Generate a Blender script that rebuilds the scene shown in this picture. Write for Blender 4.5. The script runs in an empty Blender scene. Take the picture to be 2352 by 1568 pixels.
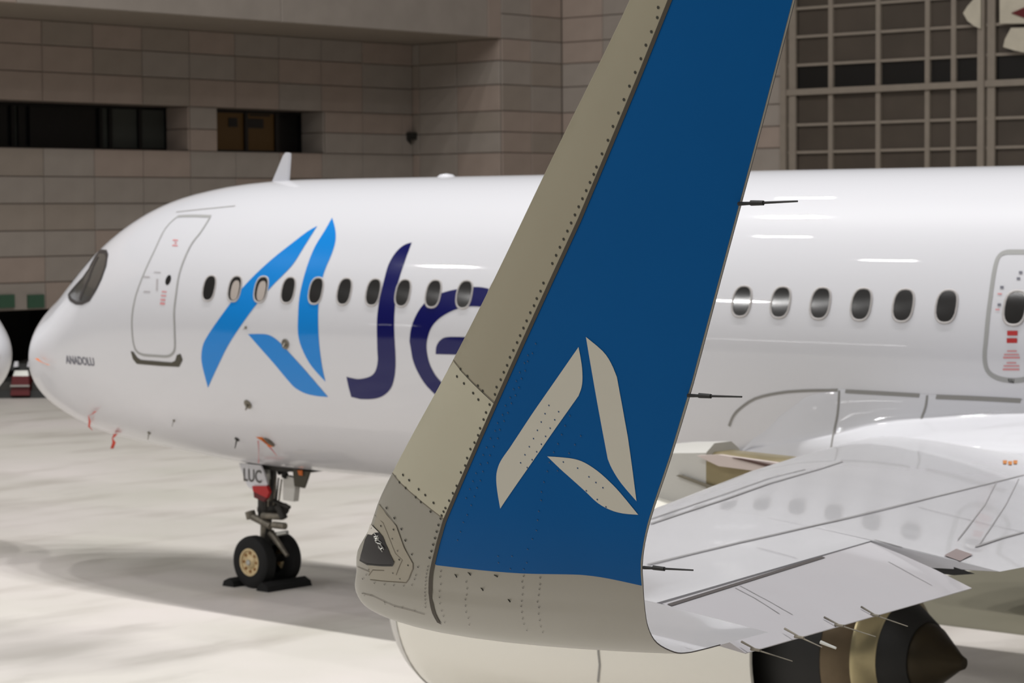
import bpy, bmesh, math, random
from mathutils import Vector, Matrix
from mathutils.bvhtree import BVHTree
from mathutils.geometry import delaunay_2d_cdt
random.seed(4)
SC = bpy.context.scene
COL = SC.collection
V = Vector
# ------------------------------------------------------------------ camera
CAM = V((31.4715959, -24.0240849, 5.45022781))
YAW, PITCH, ROLL, F = 0.731396291, 0.0532179088, -0.00606408801, 5603.35693
fw = V((-math.sin(YAW)*math.cos(PITCH), math.cos(YAW)*math.cos(PITCH), -math.sin(PITCH)))
rr = V((math.cos(YAW), math.sin(YAW), 0)); uu = rr.cross(fw)
r2 = math.cos(ROLL)*rr + math.sin(ROLL)*uu
u2 = r2.cross(fw)
cam = bpy.data.objects.new('camera', bpy.data.cameras.new('camera'))
COL.objects.link(cam); SC.camera = cam
cam.matrix_world = Matrix.Translation(CAM) @ Matrix((r2, u2, -fw)).transposed().to_4x4()
cam.data.sensor_width = 36; cam.data.lens = F/2352*36
cam.data.clip_start = .1; cam.data.clip_end = 500
cam.data.dof.use_dof = True; cam.data.dof.focus_distance = 9.0; cam.data.dof.aperture_fstop = 7.0
# ------------------------------------------------------------------ world and light
SC.view_settings.view_transform = 'Standard'; SC.view_settings.look = 'None'
SC.view_settings.gamma = 1; SC.view_settings.use_curve_mapping = False
SC.view_settings.exposure = 0.0
W = bpy.data.worlds.new('night_sky'); SC.world = W; W.use_nodes = True
W.node_tree.nodes['Background'].inputs[0].default_value = (.96, .97, 1, 1)
W.node_tree.nodes['Background'].inputs[1].default_value = 0.10
LAMP_W = 1230
def lamp(x, y, z, sx, sy, watt, col=(1, .985, .975), name='ceiling_and_fill_lamp', rot=(0, 0, 0)):
    d = bpy.data.lights.new(name, 'AREA'); d.shape = 'RECTANGLE'; d.size = sx; d.size_y = sy
    d.energy = watt; d.color = col
    o = bpy.data.objects.new(name, d); COL.objects.link(o); o.location = (x, y, z); o.rotation_euler = rot
    return o
for x in (-12, -2, 8, 18, 28, 38):
    for y, z_, m_ in ((-46, 38, 1.45), (-26, 42, .30), (-12, 42, .22), (-.5, 44, 2.6), (13, 42, .24)):  # outermost camera-side row is added fill for the near sides
        lamp(x, y, z_, 2.0, .8, LAMP_W*m_)
for x, y, z_, m_ in ((-22, -46, 28, 3.6), (-24, -26, 32, 2.2), (-20, -8, 42, .8), (-34, -50, 28, 3.0)):  # added fill lamps, unseen, to brighten the nose and the facade
    lamp(x, y, z_, 2.0, .8, LAMP_W*m_)
# low light strips added out of view for a bright reflected line on the fuselage
lamp(-15, -46, 7.0, 8, .14, 60, name='reflection_strip', rot=(math.radians(90), 0, 0))
lamp(-34, -46, 7.8, 2.5, .14, 20, name='reflection_strip', rot=(math.radians(90), 0, 0))
# facade floodlight
# ------------------------------------------------------------------ helpers
def ray(px, py): return (fw + r2*((px-1176)/F) - u2*((py-784)/F))
def at(px, py, ax, v):
    d = ray(px, py); return CAM + d*((v-CAM[ax])/d[ax])
def lin(c):
    c = c/255; return c/12.92 if c <= .04045 else ((c+.055)/1.055)**2.4
def rgb(r, g, b): return (lin(r), lin(g), lin(b), 1)
def mat(name, c, rough=.5, metal=0, coat=0, var=0, scale=3, emit=None, spec=.5, bump=0, var2=None):
    m = bpy.data.materials.new(name); m.use_nodes = True
    nt = m.node_tree; b = nt.nodes['Principled BSDF']
    b.inputs['Base Color'].default_value = c; b.inputs['Roughness'].default_value = rough
    b.inputs['Metallic'].default_value = metal; b.inputs['Specular IOR Level'].default_value = spec
    if coat: b.inputs['Coat Weight'].default_value = coat; b.inputs['Coat Roughness'].default_value = .03
    if emit: b.inputs['Emission Color'].default_value = emit[0]; b.inputs['Emission Strength'].default_value = emit[1]
    tc = nt.nodes.new('ShaderNodeTexCoord')
    n = nt.nodes.new('ShaderNodeTexNoise'); n.inputs['Scale'].default_value = scale; n.inputs['Detail'].default_value = 5
    nt.links.new(tc.outputs['Object'], n.inputs['Vector'])
    if var or var2:
        r = nt.nodes.new('ShaderNodeValToRGB')
        r.color_ramp.elements[0].position = .3; r.color_ramp.elements[1].position = .7
        if var2: r.color_ramp.elements[0].color = var2
        else: r.color_ramp.elements[0].color = tuple(v*(1-var) for v in c[:3])+(1,)
        r.color_ramp.elements[1].color = tuple(min(1, v*(1+var)) for v in c[:3])+(1,)
        nt.links.new(n.outputs['Fac'], r.inputs['Fac']); nt.links.new(r.outputs['Color'], b.inputs['Base Color'])
    if bump:
        bp = nt.nodes.new('ShaderNodeBump'); bp.inputs['Strength'].default_value = bump; bp.inputs['Distance'].default_value = .02
        nt.links.new(n.outputs['Fac'], bp.inputs['Height']); nt.links.new(bp.outputs['Normal'], b.inputs['Normal'])
    return m
def new_mesh(name, verts, faces, smooth=False):
    me = bpy.data.meshes.new(name); me.from_pydata([tuple(v) for v in verts], [], faces); me.update()
    if smooth:
        for p in me.polygons: p.use_smooth = True
    return me
def obj(name, me, m=None, parent=None, loc=None, label=None):
    o = bpy.data.objects.new(name, me); COL.objects.link(o)
    if m and not me.materials: me.materials.append(m)
    if parent: o.parent = parent
    if loc is not None: o.location = loc
    if label: o['label'] = label
    return o
def thing(name, label, cat, loc=(0, 0, 0), group=None):
    o = bpy.data.objects.new(name, None); COL.objects.link(o); o.location = loc
    o['label'] = label; o['category'] = cat
    if group: o['group'] = group
    return o
def struct(name, me, m, label=None, parent=None):
    o = obj(name, me, m, parent); o['kind'] = 'structure'
    if label: o['label'] = label
    return o
class MB:
    def __init__(s): s.v = []; s.f = []
    def add(s, v, f):
        k = len(s.v); s.v += [V(a) for a in v]; s.f += [tuple(i+k for i in q) for q in f]; return s
    def box(s, a, b, bev=0):
        (x0, y0, z0), (x1, y1, z1) = a, b
        return s.add([(x0,y0,z0),(x1,y0,z0),(x1,y1,z0),(x0,y1,z0),(x0,y0,z1),(x1,y0,z1),(x1,y1,z1),(x0,y1,z1)],
                     [(0,3,2,1),(4,5,6,7),(0,1,5,4),(1,2,6,5),(2,3,7,6),(3,0,4,7)])
    def tube(s, p, q, r0, r1=None, n=10):
        p, q = V(p), V(q); r1 = r0 if r1 is None else r1
        d = (q-p).normalized(); a = d.orthogonal().normalized(); b = d.cross(a)
        vs = []
        for c, r in ((p, r0), (q, r1)):
            vs += [c + (a*math.cos(t*2*math.pi/n) + b*math.sin(t*2*math.pi/n))*r for t in range(n)]
        fs = [(i, (i+1) % n, n+(i+1) % n, n+i) for i in range(n)] + [tuple(range(n))[::-1], tuple(range(n, 2*n))]
        return s.add(vs, fs)
    def lathe(s, prof, o, ax, n=32, close=True):
        """prof: list of (distance along axis, radius)"""
        o = V(o); ax = V(ax).normalized(); a = ax.orthogonal().normalized(); b = ax.cross(a)
        vs = []; fs = []
        for (h, r) in prof:
            vs += [o + ax*h + (a*math.cos(t*2*math.pi/n) + b*math.sin(t*2*math.pi/n))*max(r, 1e-4) for t in range(n)]
        for j in range(len(prof)-1):
            fs += [(j*n+i, j*n+(i+1) % n, (j+1)*n+(i+1) % n, (j+1)*n+i) for i in range(n)]
        return s.add(vs, fs)
    def prism(s, pts, d):
        """pts: planar 3-D outline, extruded by vector d"""
        n = len(pts); d = V(d)
        return s.add([V(p) for p in pts]+[V(p)+d for p in pts],
                     [tuple(range(n))[::-1], tuple(range(n, 2*n))]+[(i, (i+1) % n, n+(i+1) % n, n+i) for i in range(n)])
    def mesh(s, name, smooth=False):
        me = new_mesh(name, s.v, s.f, False)
        bm = bmesh.new(); bm.from_mesh(me); bmesh.ops.recalc_face_normals(bm, faces=bm.faces); bm.to_mesh(me); bm.free()
        if smooth:
            for p in me.polygons: p.use_smooth = True
            try: me.set_sharp_from_angle(angle=math.radians(38))
            except Exception: pass
        return me
def loft(rings, closed=True, caps=False):
    n = len(rings[0]); vs = [v for r in rings for v in r]; fs = []
    for j in range(len(rings)-1):
        for i in range(n if closed else n-1):
            fs.append((j*n+i, j*n+(i+1) % n, (j+1)*n+(i+1) % n, (j+1)*n+i))
    if caps: fs += [tuple(range(n))[::-1], tuple(range((len(rings)-1)*n, len(rings)*n))]
    return vs, fs
def bvh_of(*obs):
    vs = []; fs = []
    for o in obs:
        k = len(vs); vs += [v.co.copy() for v in o.data.vertices]; fs += [tuple(i+k for i in p.vertices) for p in o.data.polygons]
    return BVHTree.FromPolygons(vs, fs)
# projections of a 2-D plan onto a surface: side view (x,z), plan view (x,y), front view (y,z)
PR = {'y': (lambda a, b: (V((a, -21, b)), V((0, 1, 0)))), 'yi': (lambda a, b: (V((a, -12.5, b)), V((0, -1, 0)))),
      'z': (lambda a, b: (V((a, b, 9)), V((0, 0, -1)))), 'x': (lambda a, b: (V((-4, a, b)), V((1, 0, 0))))}
IX = {'y': (0, 2), 'yi': (0, 2), 'z': (0, 1), 'x': (1, 2)}
def onto(ax, bvh, a, b, off):
    o, d = PR[ax](a, b)
    h, n, i, t = bvh.ray_cast(o, d)
    if h is None: return None
    if n.dot(d) > 0: n = -n
    return h + n*off
def hit(bvh, px, py):
    h, n, i, t = bvh.ray_cast(CAM, ray(px, py).normalized())
    return h
def plan(ax, bvh, pts):
    """pixels of the photo measured on the surface -> coordinates in its plan"""
    out = []
    for p in pts:
        h = hit(bvh, *p)
        if h is not None: out.append((h[IX[ax][0]], h[IX[ax][1]]))
    return out
def dens(P, step, closed=True):
    out = []; n = len(P)
    for i in range(n if closed else n-1):
        a = V(P[i]); b = V(P[(i+1) % n]); k = max(1, int((b-a).length/step))
        out += [tuple(a.lerp(b, j/k)) for j in range(k)]
    if not closed: out.append(tuple(P[-1]))
    return out
def spl(P, n=6, closed=False):
    """Catmull-Rom through the points"""
    out = []; N = len(P)
    for i in range(N if closed else N-1):
        g = lambda k: V(P[k % N]) if closed else V(P[min(max(k, 0), N-1)])
        a, b, c, d = g(i-1), g(i), g(i+1), g(i+2)
        for j in range(n):
            t = j/n
            out.append(tuple(.5*((2*b)+(c-a)*t+(2*a-5*b+4*c-d)*t*t+(3*b-a-3*c+d)*t**3)))
    if not closed: out.append(tuple(P[-1]))
    return out
def inside(p, P):
    c = False; n = len(P)
    for i in range(n):
        a, b = P[i], P[i-1]
        if (a[1] > p[1]) != (b[1] > p[1]) and p[0] < (b[0]-a[0])*(p[1]-a[1])/(b[1]-a[1])+a[0]: c = not c
    return c
def patch(name, poly, ax, bvh, off, m, parent, step=.12, holes=(), label=None, thick=0):
    poly = dens(poly, step); vs = [V(p) for p in poly]; faces = [list(range(len(poly)))]
    x0 = min(p[0] for p in poly); x1 = max(p[0] for p in poly); y0 = min(p[1] for p in poly); y1 = max(p[1] for p in poly)
    i = x0+step*.5
    while i < x1:
        j = y0+step*.5
        while j < y1:
            if inside((i, j), poly): vs.append(V((i, j)))
            j += step
        i += step
    r = delaunay_2d_cdt(vs, [], faces, 1, 1e-5)
    P = []; bad = set()
    for k, v in enumerate(r[0]):
        h = onto(ax, bvh, v[0], v[1], off)
        if h is None: bad.add(k); h = V((0, 0, 0))
        P.append(h)
    fs = [tuple(f) for f in r[2] if not (set(f) & bad)]
    me = new_mesh(name, P, fs, True)
    bm = bmesh.new(); bm.from_mesh(me)
    bmesh.ops.delete(bm, geom=[v for v in bm.verts if not v.link_faces], context='VERTS')
    d = PR[ax](0, 0)[1]
    for f in bm.faces:
        f.normal_update()
        if f.normal.dot(d) > 0: f.normal_flip()
    bm.to_mesh(me); bm.free()
    return obj(name, me, m, parent, label=label)
def strip(name, P, w, ax, bvh, off, m, parent, step=.08, closed=False, label=None):
    P = [V(p) for p in dens(P, step, closed)]; n = len(P); L = []; fs = []
    for i in range(n):
        a = P[(i-1) % n] if closed or i > 0 else P[i]; b = P[(i+1) % n] if closed or i < n-1 else P[i]
        t = (b-a); t = t.normalized() if t.length > 0 else V((1, 0)); q = V((-t[1], t[0]))*w/2
        l = onto(ax, bvh, *(P[i]+q), off); r_ = onto(ax, bvh, *(P[i]-q), off)
        if l is None or r_ is None: l = r_ = None
        L.append((l, r_))
    vs = []; idx = []
    for l, r_ in L:
        if l is None: idx.append(None); continue
        idx.append(len(vs)); vs += [l, r_]
    for i in range(n if closed else n-1):
        a, b = idx[i], idx[(i+1) % n]
        if a is None or b is None: continue
        fs.append((a, a+1, b+1, b))
    me = new_mesh(name, vs, fs, True)
    return obj(name, me, m, parent, label=label)
# ------------------------------------------------------------------ materials
M = {}
M['white'] = mat('white_paint', rgb(214, 214, 218), .38, coat=.7, spec=.2)
M['wing'] = mat('wing_grey_paint', rgb(186, 185, 187), .22, coat=.35, var=.03, scale=.7)
M['wgrey'] = mat('winglet_grey_paint', rgb(140, 136, 124), .4, coat=.15, var=.035, scale=1.6)
M['strip_hi'] = mat('leading_edge_paint', rgb(148, 141, 119), .42, coat=.1, var=.03, scale=1.3)
M['strip_mid'] = mat('leading_edge_paint_light', rgb(176, 171, 149), .42, coat=.1, var=.04, scale=2)
M['strip_lo'] = mat('leading_edge_paint_low', rgb(156, 149, 131), .42, coat=.1, var=.04, scale=2)
M['blue'] = mat('winglet_blue_paint', rgb(0, 80, 140), .4, spec=.06, var=.05, scale=.9)
M['logo'] = mat('logo_grey_paint', rgb(190, 186, 172), .45)
M['az'] = mat('azure_paint', rgb(12, 130, 212), .3, coat=.5, spec=.1)
M['navy'] = mat('navy_paint', rgb(6, 8, 84), .3, coat=.5, spec=.1)
M['seam'] = mat('seam_sealant', rgb(62, 55, 44), .7)
M['seam2'] = mat('panel_gap', rgb(142, 140, 136), .7)
M['seam3'] = mat('fine_panel_gap', rgb(112, 104, 90), .7)
M['seamw'] = mat('wing_panel_gap', rgb(140, 138, 138), .6)
M['dgap'] = mat('dark_gap', rgb(74, 68, 66), .8)
M['rivet'] = mat('rivet_dark', rgb(44, 42, 30), .6)
M['rivetb'] = mat('rivet_blue', rgb(8, 60, 104), .5)
M['rivetg'] = mat('rivet_grey', rgb(92, 88, 80), .5)
M['black'] = mat('black_rubber', rgb(15, 15, 14), .8, var=.2)
M['dark'] = mat('dark_metal', rgb(46, 44, 40), .55, .3, var=.3, scale=8)
M['gearm'] = mat('gear_metal', rgb(120, 114, 102), .45, .5, var=.35, scale=9)
M['glass'] = mat('dark_window_glass', rgb(34, 32, 30), .15, coat=.25)
M['frame'] = mat('window_frame_grey', rgb(182, 178, 176), .45)
M['shade'] = mat('window_shade', rgb(170, 160, 152), .5)
M['cock'] = mat('cockpit_glass', rgb(70, 69, 66), .14, coat=.5)
M['cockf'] = mat('cockpit_seal', rgb(52, 47, 45), .5)
M['olive'] = mat('olive_seal', rgb(74, 70, 58), .7)
M['lens'] = mat('lamp_lens_dark', rgb(38, 36, 37), .35, spec=.15)
M['lensc'] = mat('lamp_lens_clear', rgb(205, 200, 190), .3)
M['silver'] = mat('silver_metal', rgb(190, 190, 184), .3, .6)
M['red'] = mat('red_paint', rgb(178, 34, 34), .5)
M['redd'] = mat('dark_red_paint', rgb(92, 14, 18), .5)
M['pink'] = mat('red_marking', rgb(214, 140, 142), .5)
M['marker'] = mat('grey_marking', rgb(176, 172, 174), .5)
M['txt'] = mat('grey_lettering', rgb(112, 112, 122), .5)
M['orange'] = mat('orange_fabric', rgb(214, 112, 44), .7)
M['flag'] = mat('red_ribbon', rgb(222, 84, 66), .7)
M['cream'] = mat('cream_wheel_rim', rgb(212, 190, 146), .4, var=.12, scale=20)
M['gold'] = mat('heat_tinted_metal', rgb(176, 164, 128), .28, .85, var=.12, scale=3)
M['brown'] = mat('core_cowl_metal', rgb(104, 90, 70), .35, .6, var=.15, scale=3)
M['plug'] = mat('exhaust_plug_metal', rgb(50, 41, 22), .45, .5, var=.25, scale=4)
M['soot'] = mat('soot_black', rgb(17, 16, 13), .6)
M['nac'] = mat('nacelle_paint', rgb(226, 223, 212), .34, coat=.5)
M['pyl'] = mat('pylon_grey', rgb(196, 194, 188), .4)
M['pylb'] = mat('pylon_brass', rgb(140, 128, 96), .4, .3, var=.15, scale=3)
M['rose'] = mat('slat_edge_paint', rgb(206, 192, 186), .4)
M['conc'] = None
M['amberp'] = mat('amber_marking', rgb(190, 118, 44), .6)
M['dseal'] = mat('door_seal_grey', rgb(160, 160, 158), .6)
# concrete apron
def ground_mat():
    m = bpy.data.materials.new('apron_concrete'); m.use_nodes = True; nt = m.node_tree; b = nt.nodes['Principled BSDF']
    tc = nt.nodes.new('ShaderNodeTexCoord')
    mp = nt.nodes.new('ShaderNodeMapping'); mp.inputs['Rotation'].default_value = (0, 0, .3); mp.inputs['Scale'].default_value = (1, .35, 1)
    nt.links.new(tc.outputs['Object'], mp.inputs['Vector'])
    def noise(s, d, src):
        n = nt.nodes.new('ShaderNodeTexNoise'); n.inputs['Scale'].default_value = s; n.inputs['Detail'].default_value = d
        nt.links.new(src, n.inputs['Vector']); return n
    n1 = noise(.22, 4, tc.outputs['Object']); n2 = noise(.9, 6, mp.outputs['Vector']); n3 = noise(14, 3, tc.outputs['Object'])
    r1 = nt.nodes.new('ShaderNodeValToRGB'); e = r1.color_ramp.elements
    e[0].position = .32; e[0].color = rgb(210, 207, 196); e[1].position = .68; e[1].color = rgb(227, 220, 215)
    nt.links.new(n1.outputs['Fac'], r1.inputs['Fac'])
    r2_ = nt.nodes.new('ShaderNodeValToRGB'); e = r2_.color_ramp.elements
    e[0].position = .30; e[0].color = rgb(205, 202, 196); e[1].position = .5; e[1].color = (1, 1, 1, 1)
    nt.links.new(n2.outputs['Fac'], r2_.inputs['Fac'])
    mx = nt.nodes.new('ShaderNodeMix'); mx.data_type = 'RGBA'; mx.blend_type = 'MULTIPLY'; mx.inputs[0].default_value = .5
    nt.links.new(r1.outputs[0], mx.inputs[6]); nt.links.new(r2_.outputs[0], mx.inputs[7])
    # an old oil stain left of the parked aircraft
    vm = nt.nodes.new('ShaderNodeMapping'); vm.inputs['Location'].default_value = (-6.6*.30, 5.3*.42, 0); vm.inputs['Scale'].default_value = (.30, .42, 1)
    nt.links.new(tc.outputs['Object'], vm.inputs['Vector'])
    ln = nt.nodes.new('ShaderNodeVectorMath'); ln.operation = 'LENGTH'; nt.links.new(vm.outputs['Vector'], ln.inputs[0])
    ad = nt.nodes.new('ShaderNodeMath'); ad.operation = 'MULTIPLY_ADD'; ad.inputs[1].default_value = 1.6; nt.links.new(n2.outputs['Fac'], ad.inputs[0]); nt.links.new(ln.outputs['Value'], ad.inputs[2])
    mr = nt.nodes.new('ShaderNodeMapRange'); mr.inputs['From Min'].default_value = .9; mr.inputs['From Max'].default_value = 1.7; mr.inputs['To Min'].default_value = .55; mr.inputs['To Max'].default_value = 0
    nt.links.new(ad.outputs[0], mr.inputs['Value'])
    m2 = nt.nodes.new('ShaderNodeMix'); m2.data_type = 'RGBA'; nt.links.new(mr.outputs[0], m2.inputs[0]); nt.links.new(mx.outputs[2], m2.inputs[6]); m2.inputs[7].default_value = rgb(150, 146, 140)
    nt.links.new(m2.outputs[2], b.inputs['Base Color'])
    b.inputs['Roughness'].default_value = .42
    bp = nt.nodes.new('ShaderNodeBump'); bp.inputs['Strength'].default_value = .08; bp.inputs['Distance'].default_value = .01
    nt.links.new(n3.outputs['Fac'], bp.inputs['Height']); nt.links.new(bp.outputs['Normal'], b.inputs['Normal'])
    return m
M['conc'] = ground_mat()
M['tile'] = [mat('facade_tile_%s' % s, c, .75, var=.06, scale=1.2) for s, c in
             (('warm', rgb(152, 137, 126)), ('cool', rgb(147, 138, 129)), ('dark', rgb(142, 131, 120)))]
M['joint'] = mat('facade_joint', rgb(104, 92, 82), .9)
M['steel'] = mat('facade_steel', rgb(134, 124, 112), .6, var=.05)
M['pane_b'] = mat('facade_pane_brown', rgb(74, 66, 58), .35, var=.15, scale=.6)
M['pane_k'] = mat('facade_pane_black', rgb(22, 21, 20), .3)
M['winblack'] = mat('facade_window_glass', rgb(9, 9, 9), .25)
M['wingrey'] = mat('facade_window_blind', rgb(58, 60, 54), .5)
M['amber'] = mat('lit_office_blind', rgb(44, 31, 16), .5, emit=(rgb(70, 48, 18), .2))
M['green'] = mat('green_panel', rgb(52, 84, 64), .5)
# ------------------------------------------------------------------ ground
G = MB().box((-95, -80, -.3), (85, 95, 0)); floor = struct('floor', G.mesh('floor'), M['conc'], 'pale stained concrete apron under the parked airliners')
obj('apron_dark_strip', MB().box((12.2, 3.37, -.001), (40, 10.5, .006)).mesh('apron_dark_strip'), mat('apron_olive', rgb(118, 114, 98), .6, var=.06, scale=.5), floor, label='dark olive strip on the apron')  # thin dark olive slab laid over the concrete
# ------------------------------------------------------------------ facade
tile_cache = {}
def tile_mesh(w, h, t=.05):
    k = (round(w, 2), round(h, 2))
    if k not in tile_cache:
        g = .022; me = []
        mb = MB(); b = .02
        x0, x1, z0, z1 = g/2, w-g/2, g/2, h-g/2
        vs = [(x0,0,z0),(x1,0,z0),(x1,0,z1),(x0,0,z1),(x0,-t+b,z0),(x1,-t+b,z0),(x1,-t+b,z1),(x0,-t+b,z1),
              (x0+b,-t,z0+b),(x1-b,-t,z0+b),(x1-b,-t,z1-b),(x0+b,-t,z1-b)]
        fs = [(0,1,5,4),(1,2,6,5),(2,3,7,6),(3,0,4,7),(4,5,9,8),(5,6,10,9),(6,7,11,10),(7,4,8,11),(8,9,10,11),(3,2,1,0)]
        mb.add(vs, fs)
        tile_cache[k] = [None]*3
        for i in range(3):
            mm = mb.mesh('tile'); mm.materials.append(M['tile'][i]); tile_cache[k][i] = mm
    return tile_cache[k][random.choice((0, 0, 1, 1, 2))]
ROWS = [0, .8, 1.64, 2.5, 3.34, 4.14, 4.94, 5.78, 6.62, 7.5, 8.22, 8.95, 9.86, 10.69, 11.45]
ROWS2 = [11.45+.86*i for i in range(0, 8)]
def tiles(wall, origin, rotz, cols, rows, skip=lambda a, b, c, d: False):
    """cols: distances along the wall; wall face is local -Y"""
    c_, s_ = math.cos(rotz), math.sin(rotz)
    for i in range(len(cols)-1):
        for j in range(len(rows)-1):
            a, b = cols[i], cols[i+1]; z0, z1 = rows[j], rows[j+1]
            if skip(a, b, z0, z1): continue
            o = obj('tile', tile_mesh(b-a, z1-z0), None, wall)
            o.location = (origin[0]+c_*a, origin[1]+s_*a, z0); o.rotation_euler = (0, 0, rotz)
YB, XC, YD = 39.16, -25.68, 42.41
XA = -30
# wall A: plane x = XA facing +X. local along-axis = +Y -> rotz = 90deg, face -Y local = +X world
yA0 = 6.8
colsA = [0]+[22.74+1.985*i-yA0-8*1.985+1.985*0 for i in range(0, 16)]
colsA = sorted(set(round(c, 3) for c in [22.74+1.985*i-yA0 for i in range(-8, 8)] if c > 0.1))+[YB-yA0-.0]
colsA = [0]+colsA
W1 = (yA0+.3, 28.70); W2 = (29.87, 34.81); WZ = (7.5, 8.95)
DOOR = (7.4, 26.6, 0, 2.5)
# split columns at the window jambs so that openings are cut cleanly
extra = [28.70-yA0, 29.87-yA0, 34.81-yA0]
def skipA(a, b, z0, z1):
    m_ = (a+b)/2+yA0; zm = (z0+z1)/2
    if WZ[0] < zm < WZ[1] and (W1[0] < m_ < W1[1] or W2[0] < m_ < W2[1]): return True
    if m_ < DOOR[1] and m_ > DOOR[0] and zm < DOOR[3]: return True
    return False
wa = MB()
def wall_cells(mb, y0, y1, zs, holes):
    ys = sorted({y0, y1} | {h[0] for h in holes} | {h[1] for h in holes}); zz = sorted({zs[0], zs[1]} | {h[2] for h in holes} | {h[3] for h in holes})
    for i in range(len(ys)-1):
        for j in range(len(zz)-1):
            ym, zm = (ys[i]+ys[i+1])/2, (zz[j]+zz[j+1])/2
            if any(h[0] < ym < h[1] and h[2] < zm < h[3] for h in holes): continue
            mb.box((XA-1.25, ys[i], zz[j]), (XA, ys[i+1], zz[j+1]))
holesA = [(W1[0], W1[1], *WZ), (W2[0], W2[1], *WZ), (DOOR[0], DOOR[1], 0, DOOR[3])]
wall_cells(wa, yA0, YB, (0, 11.45), holesA)
wallA = struct('wall_left', wa.mesh('wall_left'), M['joint'], 'brown-grey tiled facade with two recessed strip windows')
rowsBand = [r for r in ROWS if not (WZ[0]-.01 < r < WZ[1]+.01)] 
lo = [r for r in ROWS if r <= 7.5]; hi = [r for r in ROWS if r >= 8.95]; mid = [7.5, 8.22, 8.95]
o_ = (XA, yA0)
tiles(wallA, o_, math.pi/2, colsA, lo, skipA); tiles(wallA, o_, math.pi/2, colsA, hi, skipA)
tiles(wallA, o_, math.pi/2, [28.70-yA0, 29.87-yA0], mid); tiles(wallA, o_, math.pi/2, [34.81-yA0, 36.64-yA0, 38.62-yA0, YB-yA0], mid)
# jamb lining tiles visible in the recesses
for yj in (W1[1], W2[1]):
    for z0, z1 in ((7.5, 8.22), (8.22, 8.95)):
        o = obj('tile', tile_mesh(1.2, z1-z0), None, wallA); o.location = (XA-1.2, yj, z0)
def window(name, y0, y1, splits, kinds, lbl):
    t = MB(); x = XA-1.2
    for z in (WZ[0], WZ[1]-.1): t.box((x-.05, y0, z), (x+.08, y1, z+.1))
    ys = [y0]+splits+[y1]
    for y in ys: t.box((x-.05, y-.07, WZ[0]), (x+.1, y+.07, WZ[1]))
    w = struct(name, t.mesh(name), M['winblack'], lbl)
    for a, b, k in zip(ys[:-1], ys[1:], kinds):
        obj('pane', MB().box((x-.03, a+.07, WZ[0]+.1), (x, b-.07, WZ[1]-.1)).mesh('pane'), M[k], w)
    return w
yy = lambda px: at(px, 290, 0, XA-1.2)[1]
window('window_1', W1[0], W1[1], [yy(26), yy(42), yy(68), yy(228), yy(250), yy(318)], ['winblack', 'wingrey', 'winblack', 'winblack', 'wingrey', 'wingrey', 'wingrey'],
       'long dark strip window with grey blinds, left of the amber-lit window')
w2 = window('window_2', W2[0], W2[1], [yy(562), yy(632)], ['amber', 'amber', 'winblack'], 'shorter recessed window with dim amber light behind two panes')
# amber window contents: shelves seen through the glass
for (a, b, c, d) in ((524, 270, 545, 292), (566, 272, 605, 295), (573, 262, 620, 268)):
    p = at(a, b, 0, XA-1.19); q = at(c, d, 0, XA-1.19)
    obj('shelf', MB().box((XA-1.195, p[1], q[2]), (XA-1.175, q[1], p[2])).mesh('shelf'), M['winblack'], w2)
# service doorway, black inside, with green panels above
dr = MB(); dr.box((XA-6, DOOR[0], 0), (XA-5.9, DOOR[1], DOOR[3])); dr.box((XA-6, DOOR[0]-.1, 0), (XA-1.25, DOOR[0], DOOR[3])); dr.box((XA-6, DOOR[1], 0), (XA-1.25, DOOR[1]+.1, DOOR[3])); dr.box((XA-6, DOOR[0], DOOR[3]), (XA-1.25, DOOR[1], DOOR[3]+.1))
struct('door_1', dr.mesh('door_1'), M['soot'], 'dark service opening at the foot of the tiled facade')
for k, (a, b) in enumerate(((-6, 30), (62, 98))):
    p = at(a, 677, 0, XA+.06); q = at(b, 706, 0, XA+.06)
    o = obj('sign_board', MB().box((XA+.06, p[1], q[2]), (XA+.16, q[1], p[2])).mesh('sign_board'), M['green'])
    o['label'] = ('plain green board above the dark opening, beside the airliner nose', 'plain green board above the dark opening, at the left edge')[1-k]; o['category'] = 'board'; o['group'] = 'green boards above the opening'
# wall B (faces -Y), from XA to XC at y=YB
wb = MB().box((XA, YB, 0), (XC, YB+.5, 11.45)); wallB = struct('wall_return', wb.mesh('wall_return'), M['joint'], 'short tiled return wall behind the inner corner of the facade')
tiles(wallB, (XA+.05, YB), 0, [0, .35, 2.2, XC-XA-.05], ROWS)
lampb = obj('wall_lamp', MB().box((XA+.02, YB-.35, 8.05), (XA+.3, YB-.05, 8.3)).add([(XA+.02,YB-.35,8.05),(XA+.3,YB-.35,8.05),(XA+.16,YB-.2,7.85)],[(0,1,2)]).mesh('wall_lamp'), M['dark']); lampb['label'] = 'small dark wall lamp in the inner corner of the tiled facade'; lampb['category'] = 'lamp'
# wall C (faces +X) at XC from YB to YD
wc = MB().box((XC-.5, YB, 0), (XC, YD, 18)); wallC = struct('wall_step', wc.mesh('wall_step'), M['joint'], 'narrow tiled step of the facade beside the winglet')
tiles(wallC, (XC, YB), math.pi/2, [0, 1.55, YD-YB-.05], ROWS+ROWS2[1:])
# wall D (faces -Y) at YD from XC to curtain wall
XE = at(1797, 212, 1, YD)[0]
wd = MB().box((XC, YD, 0), (XE, YD+.5, 18)); wallD = struct('wall_back', wd.mesh('wall_back'), M['joint'], 'tiled facade wall continuing behind the blue winglet')
nD = 5; tiles(wallD, (XC, YD), 0, [.05]+[(XE-XC)*(i+1)/nD for i in range(nD)], ROWS+ROWS2[1:])
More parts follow.
